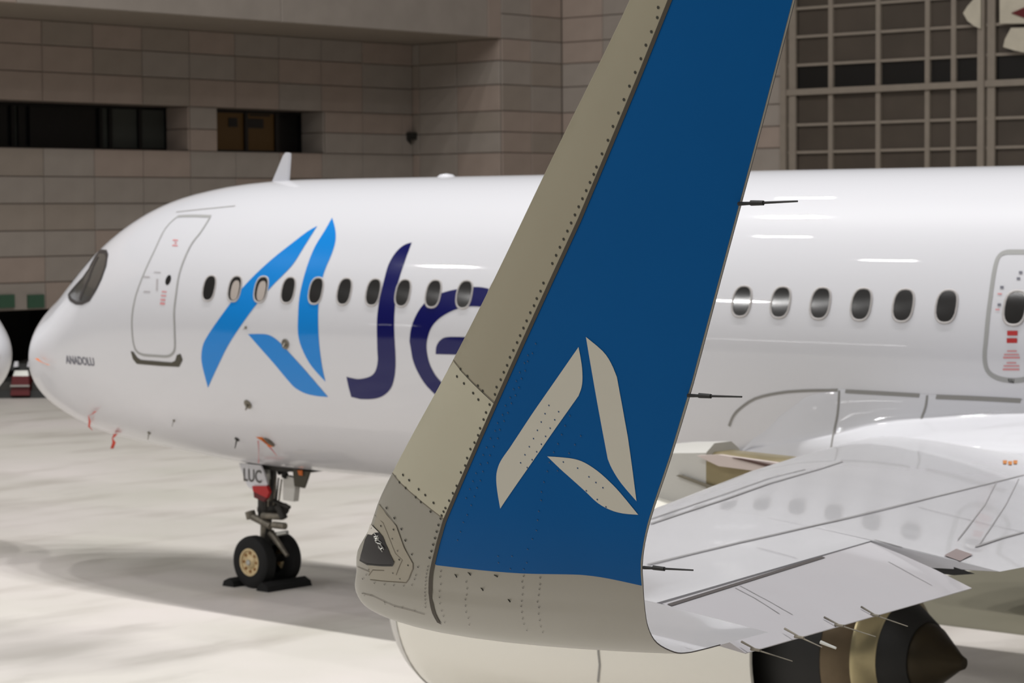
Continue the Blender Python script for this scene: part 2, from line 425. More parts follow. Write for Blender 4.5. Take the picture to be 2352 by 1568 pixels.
# overhanging upper storey: face at XC, soffit at 11.45
wu = MB().box((XA-1.2, -12, 11.45), (XC, YB, 18)); wallU = struct('wall_upper', wu.mesh('wall_upper'), M['steel'], 'smooth upper storey jutting out over the tiled facade')
tiles(wallU, (XC, -12), math.pi/2, [0, 10.2, 20.4, 30.6, 40.8, YB+12-.7, YB+12], [11.45, 12.9, 14.5, 16.2, 18])
# curtain wall
CX = [at(p, 212, 1, YD)[0] for p in (1812, 1908, 2017, 2130, 2190, 2267)]
sp = CX[5]-CX[0]
CXX = CX + [c+sp for c in CX[1:]] + [c+2*sp for c in CX[1:]]
zr = lambda y: at(1830, y, 1, YD)[2]
CZ = [0, 1.2, 2.4, 3.6, 4.8, 6.0] + [zr(350), zr(287), zr(212), zr(150), zr(85), zr(20)] + [zr(20)+1.1*i for i in range(1, 4)]
cw = MB()
for i, x in enumerate(CXX):
    wdt = .26 if i % 5 == 0 else .085
    if i % 5 == 0:
        cw.box((x-.26, YD-.15, 0), (x-.03, YD+.2, 15.5)); cw.box((x+.03, YD-.05, 0), (x+.3, YD+.2, 15.5)); cw.box((x-.26, YD+.06, 0), (x+.3, YD+.2, 15.5))
    else: cw.box((x-wdt, YD-.02, 0), (x+wdt, YD+.2, 15.5))
for k, z in enumerate(CZ):
    h_ = .1 if k == 8 else .045
    cw.box((XE, YD-(.1 if k == 8 else 0), z-h_), (CXX[-1]+.3, YD+.18, z+h_))
curt = struct('wall_right', cw.mesh('wall_right'), M['steel'], 'steel-framed dark glazed facade above the rear fuselage')
for i in range(len(CXX)-1):
    for j in range(len(CZ)-1):
        k = 'pane_k' if j == 8 else 'pane_b'
        obj('pane', MB().box((CXX[i]+.02, YD+.1, CZ[j]), (CXX[i+1]-.02, YD+.16, CZ[j+1])).mesh('pane'), M[k], curt)
struct('wall_right_backing', MB().box((XE, YD+.25, 0), (CXX[-1]+.3, YD+.5, 18)).mesh('b'), M['pane_k'], 'dark interior behind the glazed facade').name = 'wall_rear'
# pale emblem board hung on the curtain wall near the top right
def board(name, pix, m, lbl, y, d=.05, cat='sign'):
    P = [at(px, py, 1, y) for px, py in pix]
    o = obj(name, MB().prism(P, (0, d, 0)).mesh(name), m); o['label'] = lbl; o['category'] = cat; return o
SG = mat('emblem_pale_paint', rgb(190, 182, 164), .6, var=.06)
bd = thing('emblem_board', 'pale rounded emblem with a red arrow shape high on the glazed facade', 'sign', (0, 0, 0))
for pix, m_ in (([(2212, 30), (2222, 14), (2238, -4), (2252, -8), (2252, 66), (2238, 60), (2222, 48)], SG),
                ([(2296, -8), (2420, -8), (2420, 54), (2296, 54)], SG), ([(2322, 64), (2420, 62), (2420, 134), (2330, 116), (2304, 108), (2308, 90)], SG)):
    P = [at(px, py, 1, YD-.22) for px, py in pix]; obj('emblem_panel', MB().prism(P, (0, .05, 0)).mesh('emblem_panel'), m_, bd)
P = [at(px, py, 1, YD-.26) for px, py in ((2322, 30), (2352, 17), (2390, 10), (2390, 52), (2352, 41))]
obj('emblem_arrow', MB().prism(P, (0, .03, 0)).mesh('emblem_arrow'), M['redd'], bd, label='dark red arrow shape')
# ------------------------------------------------------------------ airliner fuselage
ZC = 3.8542
NX = [0,.1,.3,.6,1,1.5,2,2.5,3,3.5,4,5,6,7,8]
NT = [-.661,-.378,-.142,.09,.366,.657,1.039,1.392,1.641,1.812,1.916,2.030,2.068,2.07,2.07]
NB = [-.661,-.96,-1.177,-1.387,-1.544,-1.695,-1.814,-1.871,-1.915,-1.957,-1.998,-2.056,-2.07,-2.07,-2.07]
NW = [0,.335,.595,.877,1.147,1.343,1.486,1.592,1.689,1.765,1.826,1.921,1.964,1.975,1.975]
def hermite(X, Y, x):
    """monotone cubic in sqrt(x) space, so the nose is blunt"""
    X = [math.sqrt(a) for a in X]; x = math.sqrt(max(x, 0))
    if x >= X[-1]: return Y[-1]
    n = len(X); d = [(Y[i+1]-Y[i])/(X[i+1]-X[i]) for i in range(n-1)]
    i = 0
    while x > X[i+1]: i += 1
    def sl(k):
        if k == 0: return d[0]
        if k == n-1: return 0
        return 0 if d[k-1]*d[k] <= 0 else 2*d[k-1]*d[k]/(d[k-1]+d[k])
    h = X[i+1]-X[i]; t = (x-X[i])/h; m0, m1 = sl(i)*h, sl(i+1)*h
    return (2*t**3-3*t*t+1)*Y[i]+(t**3-2*t*t+t)*m0+(-2*t**3+3*t*t)*Y[i+1]+(t**3-t*t)*m1
def fus_ring(x, n=96, L=44.5):
    if x <= 8: zt, zb, w = hermite(NX, NT, x), hermite(NX, NB, x), hermite(NX, NW, x)
    elif x < 30: zt, zb, w = 2.07, -2.07, 1.975
    else:
        t = (x-30)/(L-30); zt = 2.07-.35*t**2; zb = -2.07+3.3*t**1.25; w = 1.975*(1-t**1.7)+.12
    zm, h = (zt+zb)/2, (zt-zb)/2
    return [(x, -w*math.cos(2*math.pi*i/n), ZC+zm+h*math.sin(2*math.pi*i/n)) for i in range(n)]
xs = [0, .004, .012, .025, .05, .08, .12, .17, .23, .3, .38, .47, .56, .66, .78, .9, 1.02, 1.15, 1.3, 1.45, 1.6, 1.8, 2, 2.2, 2.4, 2.6, 2.8, 3, 3.25, 3.5, 3.75, 4, 4.3, 4.6, 5, 5.5, 6, 6.5, 7, 8]
FX = xs+[9+i for i in range(0, 22)]+[30.5+i*.7 for i in range(1, 21)]
PLANE = thing('airliner', 'white twin-engine airliner with azure and navy lettering and a blue winglet', 'airplane', (0, 0, 0))
fus = obj('fuselage', new_mesh('fuselage', *loft([fus_ring(x) for x in FX], caps=True), smooth=True), M['white'], PLANE)
BF = bvh_of(fus)
OFF = .004
# --- cabin windows
def oval(cx, cz, w, h, n=20, p=2.6, lean=0):
    out = []
    for i in range(n):
        t = 2*math.pi*i/n; c, s = math.cos(t), math.sin(t)
        out.append((cx+w/2*math.copysign(abs(c)**(2/p), c)+lean*s, cz+h/2*math.copysign(abs(s)**(2/p), s)))
    return out
def ring_patch(name, inner, outer, off0, off1, m, parent, ax='y', bvh=None):
    bvh = bvh or BF; n = len(inner); vs = []
    for L, o in ((outer, 0.001), (outer, off1), (inner, off1), (inner, off0)):
        for a, b in L:
            q = onto(ax, bvh, a, b, o); vs.append(q)
    fs = [(k*n+i, k*n+(i+1) % n, (k+1)*n+(i+1) % n, (k+1)*n+i) for k in range(3) for i in range(n)]
    me = new_mesh(name, vs, fs, True); return obj(name, me, m, parent)
ZW = 4.4249
X0W = 6.0302
def cabin_window(x, state='dark', w=.235, h=.325, z=ZW, parent=PLANE):
    f = ring_patch('cabin_window', oval(x, z, w, h), oval(x, z, w+.042, h+.042), .003, .010, M['frame'], parent)
    patch('window_pane', oval(x, z, w+.004, h+.004), 'y', BF, .005, M['glass'], f, step=.08)
    if state != 'dark':
        lo_ = z-h/2 if state == 'shut' else z-.02
        o = [p for p in oval(x+.012, z-.02, w-.075, h-.06)]
        patch('window_shade', o, 'y', BF, .007, M['shade'], f, step=.08, label='pale lowered window shade')
    return f
for n_ in range(0, 23):
    cabin_window(X0W+.533*n_, 'shut' if n_ in (1, 2) else 'dark')
for n_ in range(27, 45): cabin_window(X0W+.533*n_)
# --- painted letters (conformal paint on the skin)
def paint(name, pix, m, smooth=True, off=OFF, step=.12, parent=PLANE, ax='y', bvh=None, label=None):
    P = plan(ax, bvh or BF, pix); return patch(name, P, ax, bvh or BF, off, m, parent, step, label=label)
paint('emblem_blade', spl([(729,519),(706,532),(668,561),(630,591),(591,626),(553,666),(515,716),(484,760),(468,788),(463,813),(465,840),(478,890)], 3)[:-1]+
      spl([(478,890),(499,844),(526,790),(564,733),(591,697),(626,656),(660,622),(679,599),(698,568),(717,538),(729,519)], 3)[:-1], M['az'], label='azure painted left blade of the letter A')
paint('emblem_blade', spl([(763,500),(746,530),(725,564),(710,599),(697,641),(688,683),(685,725),(685,767),(693,798),(710,832),(729,856),(748,876)], 3)[:-1]+
      spl([(748,876),(740,840),(733,783),(731,725),(735,668),(746,622),(762,584),(771,553),(770,525),(763,500)], 3)[:-1], M['az'], label='azure painted right blade of the letter A')
paint('emblem_blade', spl([(570,767),(607,767),(626,773),(645,788),(668,813),(706,855),(754,911)], 3)[:-1]+
      spl([(754,911),(729,909),(702,903),(678,890),(660,871),(630,835),(599,800),(570,767)], 3)[:-1], M['az'], label='azure painted lower leaf of the letter A')
paint('letter_j', spl([(946,557),(928,563),(909,580),(893,607),(884,637),(875,675),(869,706),(866,744),(867,802),(868,828),(863,851),(851,864),(828,870),(813,869),(796,865)], 3)[:-1]+
      [(796,865),(807,911)]+spl([(828,916),(855,916),(878,910),(897,893),(906,867),(909,828),(906,763),(906,725),(911,668),(918,637),(932,595),(946,557)], 3)[:-1], M['navy'], label='navy painted capital letter J')
def ell(cx, cy, rx, ry, t0, t1, n=30):
    return [(cx+rx*math.cos(math.radians(t0+(t1-t0)*i/n)), cy+ry*math.sin(math.radians(t0+(t1-t0)*i/n))) for i in range(n+1)]
e_out = [(941,783),(945,752),(959,718),(981,691),(1012,674),(1050,664),(1089,659),(1119,662),(1160,675),(1195,705),(1215,745),(1222,790),(1222,815)]
e_out2 = [(1180,815),(1042,814),(1001,813)]
e_bar = [(1001,813),(1002,798),(1006,788),(1013,780),(1027,774),(1073,774),(1180,776)]
e_in = [(1180,776),(1172,745),(1150,718),(1125,707),(1102,704),(1073,704),(1043,712),(1012,729),(991,752),(981,783),(981,809),(989,840),(1008,871),(1040,895),(1090,905),(1150,890)]
e_low = [(1150,890),(1165,925),(1110,943),(1050,938),(1020,922),(997,903),(974,878),(955,844),(945,813)]
paint('letter_e', spl(e_out, 3)[:-1]+e_out2+spl(e_bar, 3)[1:-1]+spl(e_in, 3)[:-1]+spl(e_low, 3)[:-1], M['navy'], label='navy painted letter e, partly hidden by the winglet')
paint('letter_t', [(1300,600),(1345,600),(1345,670),(1400,670),(1400,715),(1345,715),(1345,860),(1360,885),(1400,890),(1400,930),(1330,925),(1300,880),(1300,715),(1270,715),(1270,670),(1300,670)], M['navy'], label='navy painted letter t')
# --- text
def text_mesh(body, size, m, name, parent, ax, bvh, orgx, orgz, dirx=1, off=.006, bold=.0, shear=0):
    c = bpy.data.curves.new(name, 'FONT'); c.body = body; c.size = size; c.offset = bold; c.shear = shear; c.resolution_u = 3
    o = bpy.data.objects.new('tmp', c); COL.objects.link(o)
    dg = bpy.context.evaluated_depsgraph_get(); me = bpy.data.meshes.new_from_object(o.evaluated_get(dg))
    bpy.data.objects.remove(o); bpy.data.curves.remove(c)
    for v in me.vertices:
        q = onto(ax, bvh, orgx+v.co.x*dirx, orgz+v.co.y, off); v.co = q if q else V((0, 0, -1))
    me.materials.clear(); me.name = name
    return obj(name, me, m, parent)
h0 = hit(BF, 153, 834)
text_mesh('ANADOLU', .17, M['txt'], 'name_lettering', PLANE, 'y', BF, h0.x, h0.z, 1.0, bold=.004)
# --- forward passenger door
D1 = [(405,500),(381,524),(357,572),(332,626),(313,677),(304,725),(304,762),(308,793),(316,808),(332,815),(361,817),(384,818),(396,812),(402,796),(401,752),(400,718),(405,674),(412,630),(425,592),(442,558),(463,531),(482,500),(476,497),(442,496),(414,497)]
P1 = spl(plan('y', BF, D1), 3, True)
def door(P, name, lw):
    d = patch(name, P, 'y', BF, .003, M['white'], PLANE, .12)
    strip('door_seal', P, lw, 'y', BF, .006, M['dseal'], d, .08, closed=True)
    return d
d1 = door(P1, 'passenger_door', .035)
h = hit(BF, 387, 643); patch('door_window', oval(h.x, h.z, .12, .14, p=2), 'y', BF, .007, M['glass'], d1, .08)
paint('sill_plate', [(301,806),(307,808),(316,821),(324,826),(395,832),(403,828),(407,815),(415,812),(420,826),(412,842),(371,840),(315,835),(306,824)], M['olive'], off=.008, parent=d1)
for a, b, c, d in ((398,550,410,554),(402,556,407,560),(397,562,409,566),(373,668,384,672),(371,677,383,681),(370,686,381,691),(369,694,380,700)):
    paint('red_marking', [(a,b),(c,b+1),(c-1,d),(a-1,d-1)], M['pink'], off=.007, parent=d1)
for a, b, c, d in ((330,634,345,638),(331,668,346,672),(360,640,364,668),(355,624,370,627)):
    paint('grey_marking', [(a,b),(c,b+1),(c-1,d),(a-1,d-1)], M['marker'], off=.007, parent=d1)
# --- rear door at the right edge
HL = plan('y', BF, [(2330,579),(2310,580),(2296,588),(2287,610),(2276,680),(2266,770),(2262,820),(2268,850),(2285,865),(2308,872),(2330,874)])
xc2 = hit(BF, 2332, 708).x
P2 = spl(HL + [(2*xc2-x, z) for x, z in HL[::-1]], 3, True)
d2 = door(P2, 'emergency_exit_door', .05)
ring_patch('door_window', oval(xc2, ZW, .235, .325), oval(xc2, ZW, .29, .38), .006, .012, M['frame'], d2)
patch('door_window_pane', oval(xc2, ZW, .24, .33), 'y', BF, .008, M['glass'], d2, .08)
for cx, cz, w_, h_, k in ((2326,765,24,11,'red'),(2325,782,24,11,'red'),(2325,806,22,3,'pink'),(2324,814,34,3,'pink'),(2324,821,38,4,'pink'),(2324,833,22,3,'pink'),(2324,840,36,3,'pink'),(2323,848,38,4,'pink'),(2297,675,10,3,'pink'),(2292,711,10,3,'pink')):
    paint('red_marking', [(cx-w_/2,cz-h_/2),(cx+w_/2,cz-h_/2),(cx+w_/2,cz+h_/2),(cx-w_/2,cz+h_/2)], M[k], off=.008, parent=d2)
for cx, cz in ((2302,660),(2296,700),(2345,626),(2340,640)):
    paint('latch_mark', [(cx-4,cz-3),(cx+4,cz-3),(cx+4,cz+3),(cx-4,cz+3)], M['txt'], off=.008, parent=d2)
# --- cockpit glazing
CW = [(243,578),(247,588),(243,612),(233,640),(221,664),(206,688),(190,696),(176,696),(163,688),(158,676),(168,664),(176,655),(190,640),(205,618),(215,598),(228,577)]
cp = plan('y', BF, CW)
ck = patch('cockpit_side_window', cp, 'y', BF, .006, M['cock'], PLANE, .08)
strip('window_seal', cp, .05, 'y', BF, .009, M['cockf'], ck, .06, closed=True)
strip('window_post', plan('y', BF, [(226,590),(205,640),(184,688)]), .07, 'y', BF, .010, M['cockf'], ck, .06)
fy = min(-.62, -.62); 
for sgn in (-1, 1):
    fp = [(sgn*.05, 4.47), (sgn*.05, 4.86), (sgn*.70, 4.84), (sgn*1.02, 4.74), (sgn*1.10, 4.42), (sgn*.6, 4.42)]
    fwp = patch('windshield', fp, 'x', BF, .006, M['cock'], PLANE, .09)
    strip('window_seal', fp, .05, 'x', BF, .009, M['cockf'], fwp, .08, closed=True)
# --- crown antennas and small fittings
def fin(name, pix, y, t, m):
    P = [at(px, py, 1, y-t/2) for px, py in pix]; return obj(name, MB().prism(P, (0, t, 0)).mesh(name), m, PLANE)
fin('blade_antenna', [(622,424),(650,357),(656,350),(663,352),(663,362),(659,422)], 0, .05, M['white'])
p = at(1025, 404, 1, 0)
obj('dome_antenna', MB().lathe([(-.03,.13),(.0,.125),(.03,.09),(.045,.0)], (p.x, 0, ZC+2.07), (0,0,1), 16).mesh('dome_antenna', True), M['white'], PLANE)
def fhit(px, py):
    h, n, i, t = BF.ray_cast(CAM, ray(px, py).normalized())
    if h is not None and n.dot(fw) > 0: n = -n
    return h, n
def sensor(px, py, r, m='gearm', ln=.09, name='air_sensor'):
    h, n = fhit(px, py)
    b = MB().lathe([(0, r*.9), (.012, r), (.02, r*.5), (.02, 0)], h, n, 12).tube(h+n*.015, h+n*ln+V((.04, 0, -.03)), r*.3, r*.15, 6)
    return obj(name, b.mesh(name, True), M[m], PLANE)
for a in ((656, 790, .07), (570, 928, .07), (343, 993, .03), (400, 965, .02), (565, 752, .02)): sensor(*a)
sensor(545, 1008, .04, 'dark', .12, 'pitot_probe')
h, n = fhit(617, 1015)
obj('ice_detector', MB().lathe([(0, .09), (.01, .1), (.02, .05), (.02, 0)], h, n, 14).mesh('ice_detector', True), M['gearm'], PLANE)
# crown seam above the door
strip('skin_seam', plan('y', BF, [(405,487),(450,482),(500,477),(540,473)]), .012, 'y', BF, .003, M['seam2'], PLANE)
# ribbons and covers tied on probes
def ribbon(name, pix, w, m, lbl, cat='streamer'):
    P = []
    for px, py in pix:
        hh, n = fhit(px, py)
        if hh is not None: P.append(hh+n*.06); last = (hh-CAM).length
        else: P.append(CAM+ray(px, py).normalized()*(last+.1))
    vs = []; fs = []; q = V(r2)*w/2
    for k, p in enumerate(P):
        tw = .6+.4*math.cos(k*1.9); q2 = q*tw+fw*(w*.3*math.sin(k*1.9)); vs += [p-q2, p+q2, p+q2+fw*.006, p-q2+fw*.006]
    for k in range(len(P)-1):
        a = k*4
        fs += [(a+i, a+(i+1) % 4, a+4+(i+1) % 4, a+4+i) for i in range(4)]
    o = obj(name, new_mesh(name, vs, fs), m); o['label'] = lbl; o['category'] = cat; return o
ribbon('probe_cover', [(92,822),(100,828),(110,832),(121,836)], .05, M['orange'], 'orange probe cover at the very tip of the airliner nose', 'cover')
ribbon('warning_streamer', [(226,938),(218,944),(209,948),(211,960),(209,972),(213,988)], .035, M['flag'], 'pale red streamer hanging from a probe under the nose, the left one', 'streamer')
ribbon('warning_streamer', [(270,988),(263,996),(258,1006),(262,1016),(257,1030)], .06, M['flag'], 'bright red streamer hanging lowest under the airliner nose', 'streamer')
ribbon('probe_cover', [(600,996),(610,1004),(619,1012),(627,1018)], .09, M['orange'], 'orange sensor cover on the fuselage above the nose gear', 'cover')
ribbon('warning_streamer', [(621,1015),(630,1025),(640,1038)], .04, M['pink'], 'faded red streamer slanting down from the orange sensor cover', 'streamer')
ribbon('warning_streamer', [(598,1004),(599,1020),(598,1038),(597,1054)], .02, M['pink'], 'thin red streamer hanging straight down above the nose gear', 'streamer')
# ------------------------------------------------------------------ wing-to-body fairing
def interp(X, Y, x):
    if x <= X[0]: return Y[0]
    for i in range(len(X)-1):
        if x <= X[i+1]:
            t = (x-X[i])/(X[i+1]-X[i]); t = t*t*(3-2*t) if len(X) < 4 else t; return Y[i]+(Y[i+1]-Y[i])*t
    return Y[-1]
rings = []
for i in range(34):
    x = 14.3+i*.42
    b_ = max(0, min(1, (x-14.4)/1.8)); b_ = b_*b_*(3-2*b_)
    k = max(0, min(1, (x-15.9)/2.7)); k = k*k*(3-2*k)
    if x > 25.5: k *= max(0, 1-(x-25.5)/2.8); b_ *= max(0, 1-(x-25.5)/2.8)
    zj = interp([14.3, 14.7, 15.0, 15.5, 16.4, 30], [2.3, 2.75, 3.02, 3.30, 3.49, 3.5], x)
    wj = 1.975*math.sqrt(max(0, 1-((zj-ZC)/2.07)**2))
    zs = interp([14.3, 15, 16.4, 17, 18.8, 30], [2.1, 2.8, 3.06, 3.2, 3.37, 3.37], x)
    sec = [(-wj+.05, zj+.02), (-wj-.015, zj-.02), (-1.93-.06*b_, zs), (-1.95-.07*b_-.22*k, zs-.08), (-1.96-.08*b_-.60*k, zs-.19), (-1.96-.08*b_-.95*k, zs-.38), (-1.92-.08*b_-.92*k, 2.38), (-1.72-.06*b_-.7*k, 2.0), (-1.25-.1*b_-.4*k, 1.72), (-.6, 1.60), (0, 1.57)]
    sec = [(a*(.84+.16*b_), z+(.22*(1-b_) if z < 2.5 else 0)) for a, z in sec]
    sec = spl(sec, 4)
    rings.append([(x, a, b) for a, b in sec]+[(x, -a, b) for a, b in sec[-2::-1]])
fair = obj('belly_fairing', new_mesh('belly_fairing', *loft(rings, closed=False), smooth=True), M['white'], PLANE)
BFF = bvh_of(fus, fair)
def fline(pix, w=.03, m='seam2', n=3): strip('fairing_seam', plan('y', BFF, spl(pix, n)), w, 'y', BFF, .006, M[m], fair, .06)
fline([(1675,978),(1684,956),(1700,938),(1735,915),(1790,902),(1850,897),(1924,896)])
fline([(1928,897),(1924,950),(1914,1000),(1908,1040)], .025)
fline([(1942,898),(2030,903),(2112,908)], .04)
fline([(2150,911),(2250,915),(2345,920)], .045)
fline([(2130,908),(2126,935),(2116,962)], .025)
# ------------------------------------------------------------------ wing
WY = [-1.0, -1.9, -4, -6.4, -9, -12.04, -12.08, -14, -15.87, -15.91, -16.2]
def wing_le(y):
    a = -y
    return V((16.76+(a-1.9)*.5135 if a < 16.3 else 24.1, y, interp([0, 1.9, 6, 10.5, 16.2], [2.85, 2.94, 3.25, 3.53, 3.74], a)))
def wing_te(y):
    a = -y
    return V((interp([0, 1.9, 6.4, 16.2], [23.5, 23.4, 22.9, 25.57], a), y, interp([0, 1.9, 6.4, 12, 16.2], [2.3, 2.4, 2.93, 3.42, 3.70], a)))
def shp(u): return 5*(.2969*math.sqrt(u)-.126*u-.3516*u*u+.2843*u**3-.1036*u**4)*2
HG0, HG1 = V((25.00, -15.91)), V((23.57, -12.06))
# the hinge line is measured on the closed wing, then the trailing edge is cut there
def hinge_u(y):
    t = (y-HG0[1])/(HG1[1]-HG0[1]); hx = HG0[0]+(HG1[0]-HG0[0])*t
    le, te = wing_le(y), wing_te(y); return (hx-le.x)/(te.x-le.x)
US = [0, .004, .015, .04, .08, .14, .22, .32, .43, .55, .67, .79, .9, 1]
def wing_sec(y, ue=1):
    le, te = wing_le(y), wing_te(y); c = te.x-le.x; a = -y
    tu = c*.030; tl = c*interp([0, 6, 16.2], [.085, .07, .045], a)
    up = []; dn = []
    for u in US:
        u_ = u*ue; p = le.lerp(te, u_); up.append(p+V((0, 0, tu*shp(u_)))); dn.append(p-V((0, 0, tl*shp(u_))))
    return up[::-1]+dn[1:]
vs0, fs0 = loft([wing_sec(y) for y in WY], caps=True)
B0 = BVHTree.FromPolygons([V(v) for v in vs0], fs0)
q0, q1 = hit(B0, 1500, 1386), hit(B0, 2005, 1240)
HG0, HG1 = V((q0.x, q0.y)), V((q1.x, q1.y))
YO, YI = q0.y, q1.y
WY = [-1.0, -1.9, -4, -6.4, -9, YI, YI-.04, -14, YO+.04, YO, -16.2]
secs = []
for y in WY:
    secs.append(wing_sec(y, hinge_u(y) if YO+.01 < y < YI-.01 else 1))
vs, fs = loft(secs, caps=True)
wing = obj('wing', MB().add(vs, fs).mesh('wing', True), M['wing'], PLANE)
BW = bvh_of(wing)
def wline(pix, w, m='seamw', name='wing_seam', n=1):
    P = plan('z', BW, dens(spl(pix, n) if n > 1 else pix, 12, False)); strip(name, P, w*.6, 'z', BW, .004, M[m], wing, .1)
wline([(1495,1203),(1661,1148),(1768,1110),(1887,1076),(1935,1060)], .035)
wline([(1495,1192),(1661,1136),(1768,1098),(1850,1078)], .02)
wline([(1488,1297),(1700,1246),(1920,1196),(2140,1143),(2352,1091)], .03)
wline([(2002,1239),(1850,1285),(1720,1321),(1600,1354),(1500,1384)], .05, 'dgap', 'hinge_gap')
wline([(2008,1240),(2110,1268),(2200,1300),(2250,1314)], .02, 'dgap', 'flap_gap')
wline([(2110,1165),(2230,1195),(2350,1222)], .02)
wline([(1740,1258),(1830,1282)], .012)
wline([(2240,1256),(2300,1236),(2352,1222)], .03)
wline([(2290,1104),(2262,1160),(2200,1240)], .012)
wline([(2340,1100),(2310,1160),(2250,1250)], .012)
patch('access_panel', plan('z', BW, [(2168,1277),(2196,1262),(2234,1275),(2205,1292)]), 'z', BW, .006, mat('panel_taupe', rgb(136, 122, 120), .5), wing, .2)
for cx, cy in ((2308,1062),(2320,1064),(2332,1062)):
    P = plan('z', BW, [(cx-5,cy-4),(cx+5,cy-4),(cx+4,cy+4),(cx-4,cy+4)])
    if len(P) == 4: patch('walkway_mark', P, 'z', BW, .006, M['amberp'], wing, .2)
# fuel marking dots on the front spar
# ------------------------------------------------------------------ aileron (drooped)
h0_, h1_ = wing_sec(YO+.03, hinge_u(YO+.03)), wing_sec(YI-.03, hinge_u(YI-.03))
A0 = h0_[0]+V((.015, .03, -.005)); A1 = h1_[0]+V((.015, -.03, -.005))
T1 = at(2232, 1350, 1, YI-.1); T0 = at(1712, 1499, 1, YO+.03)
ail = MB()
def sec_a(a, t):
    d = t-a; out = []
    th_ = .055
    for u in (0, .05, .3, .65, 1): out.append(a+d*u+V((0, 0, .012*math.sin(u*math.pi))))
    for u in (1, .65, .3, .05, 0): out.append(a+d*u-V((0, 0, th_*2*(1-u)+.004)))
    return out
ra = [sec_a(A0.lerp(A1, t), T0.lerp(T1, t)) for t in (0, .12, .4, .7, 1)]
vs, fs = loft(ra, caps=True)
ail = obj('aileron', MB().add(vs, fs).mesh('aileron', True), mat('aileron_grey_paint', rgb(196, 193, 196), .34, coat=.3, var=.02, scale=1), PLANE)
BA = bvh_of(ail)
strip('hinge_gap', [(A0.x+.022, A0.y+.02), (A1.x+.012, A1.y-.02)], .022, 'z', BA, .003, M['dgap'], ail, .1)
for pl_ in ([(1665,1338),(1735,1375),(1790,1410)], [(1678,1334),(1760,1378),(1820,1412)], [(2040,1290),(2140,1345)]):
    strip('aileron_seam', plan('z', BA, dens(pl_, 20, False)), .008, 'z', BA, .003, M['seamw'], ail, .1)
def discharger(pts, parent, y, m='dark', r=.006, base=True):
    P = [at(px, py, 1, y) for px, py in pts]; b = MB()
    for k in range(len(P)-1): b.tube(P[k], P[k+1], r*(1.25-.4*k), r*(.85-.3*k), 6)
    if base: b.tube(P[1]-V((.03, 0, 0)), P[1]+V((.02, 0, 0)), r*1.7, r*1.5, 6)
    return obj('static_discharger', b.mesh('static_discharger'), M[m], parent)
for pts, t in (([(1978,1393),(2012,1413),(2085,1438)], .5), ([(1893,1417),(1930,1436),(2012,1462)], .34), ([(1802,1443),(1838,1463),(1888,1486)], .17), ([(1703,1473),(1738,1492),(1820,1518)], .01)):
    y = T0.lerp(T1, t)[1]
    discharger(pts, ail, y, 'gearm', r=.0045)
discharger([(1885,1474),(1920,1488)], ail, T0.lerp(T1, .1)[1], 'silver', .007, False)
# ------------------------------------------------------------------ winglet
PF = [(-16.2,3.70,24.10,25.57),(-16.4,3.715,24.12,25.63),(-16.6,3.74,24.15,25.71),(-16.75,3.77,24.18,25.765),(-16.9,3.83,24.23,25.80),(-17.02,3.91,24.31,25.855),(-17.12,4.0,24.42,25.92),(-17.21,4.1,24.52,25.985),(-17.28,4.21,24.66,26.04),
      (-17.35,4.36,24.80,26.13),(-17.42,4.6,25.03,26.28),(-17.50,4.87,25.30,26.44),(-17.60,5.22,25.63,26.63),(-17.72,5.64,26.01,26.86),(-17.85,6.08,26.42,27.10),(-17.96,6.45,26.74,27.30)]
PFs = spl(PF, 4)
UL = [0, .003, .012, .03, .06, .1, .16, .24, .34, .45, .57, .69, .8, .9, .96, 1]
def nrm(i):
    a = PFs[max(i-1, 0)]; b = PFs[min(i+1, len(PFs)-1)]; t = V((b[0]-a[0], b[1]-a[1])).normalized(); return V((0, t[1]*-1, t[0]))*1.0  # outward/down
rings = []
for i, (y, z, xl, xt) in enumerate(PFs):
    n = nrm(i)
    if n.z > 0 and i < 5: n = -n
    c = xt-xl; le = V((xl, y, z+.04*max(0, min(1, (y+16.9)/.7)))); te = V((xt, y, z))
    k = min(1, max(0, (-y-16.2)/1.0))
    to = c*(.045-.004*k); ti = c*(.030+.01*k)
    if y < -17.1: to *= .9
    o_s = [le.lerp(te, u)+n*(to*shp(u)+.0028*u) for u in UL]; i_s = [le.lerp(te, u)-n*(ti*shp(u)+.0022*u) for u in UL]
    rings.append(i_s[::-1]+o_s[1:])
vs, fs = loft(rings, caps=True)
wlet = obj('winglet', MB().add(vs, fs).mesh('winglet', True), M['wgrey'], PLANE, label='blue and grey winglet with a pale three-blade emblem')
wlet.data.materials.append(M['wing']); wlet.data.materials.append(M['strip_hi']); wlet.data.materials.append(M['strip_mid']); wlet.data.materials.append(M['dgap'])
nU = len(UL); nR = 2*nU-1
for k, p in enumerate(wlet.data.polygons):
    if len(p.vertices) != 4: continue
    i = min(v % nR for v in p.vertices); 
    if {v % nR for v in p.vertices} == {0, nR-1}: p.material_index = 4; continue
    zc_ = sum(wlet.data.vertices[v].co.z for v in p.vertices)/4
    u = UL[nU-1-i-1] if i < nU-1 else UL[i-nU+1]
    if i < nU-1 and u >= .03: p.material_index = 1
    elif zc_ > 4.88 and u < .10: p.material_index = 2
    elif zc_ > 4.46 and u < .10: p.material_index = 3
BL = bvh_of(wlet)
def wpix(pix, n=1): return plan('y', BL, dens(spl(pix, n) if n > 1 else pix, 20, False))
GAP = [(1531,22),(1465,187),(1398,348),(1332,505),(1265,650),(1200,792),(1140,925),(1100,1015),(1060,1107),(1022,1196),(1007,1248),(996,1293),(990,1330),(989,1362),(992,1384),(998,1408),(1010,1430)]
LEp = [(1250,405),(1042,825),(905,1085),(872,1155),(852,1200),(824,1285)]
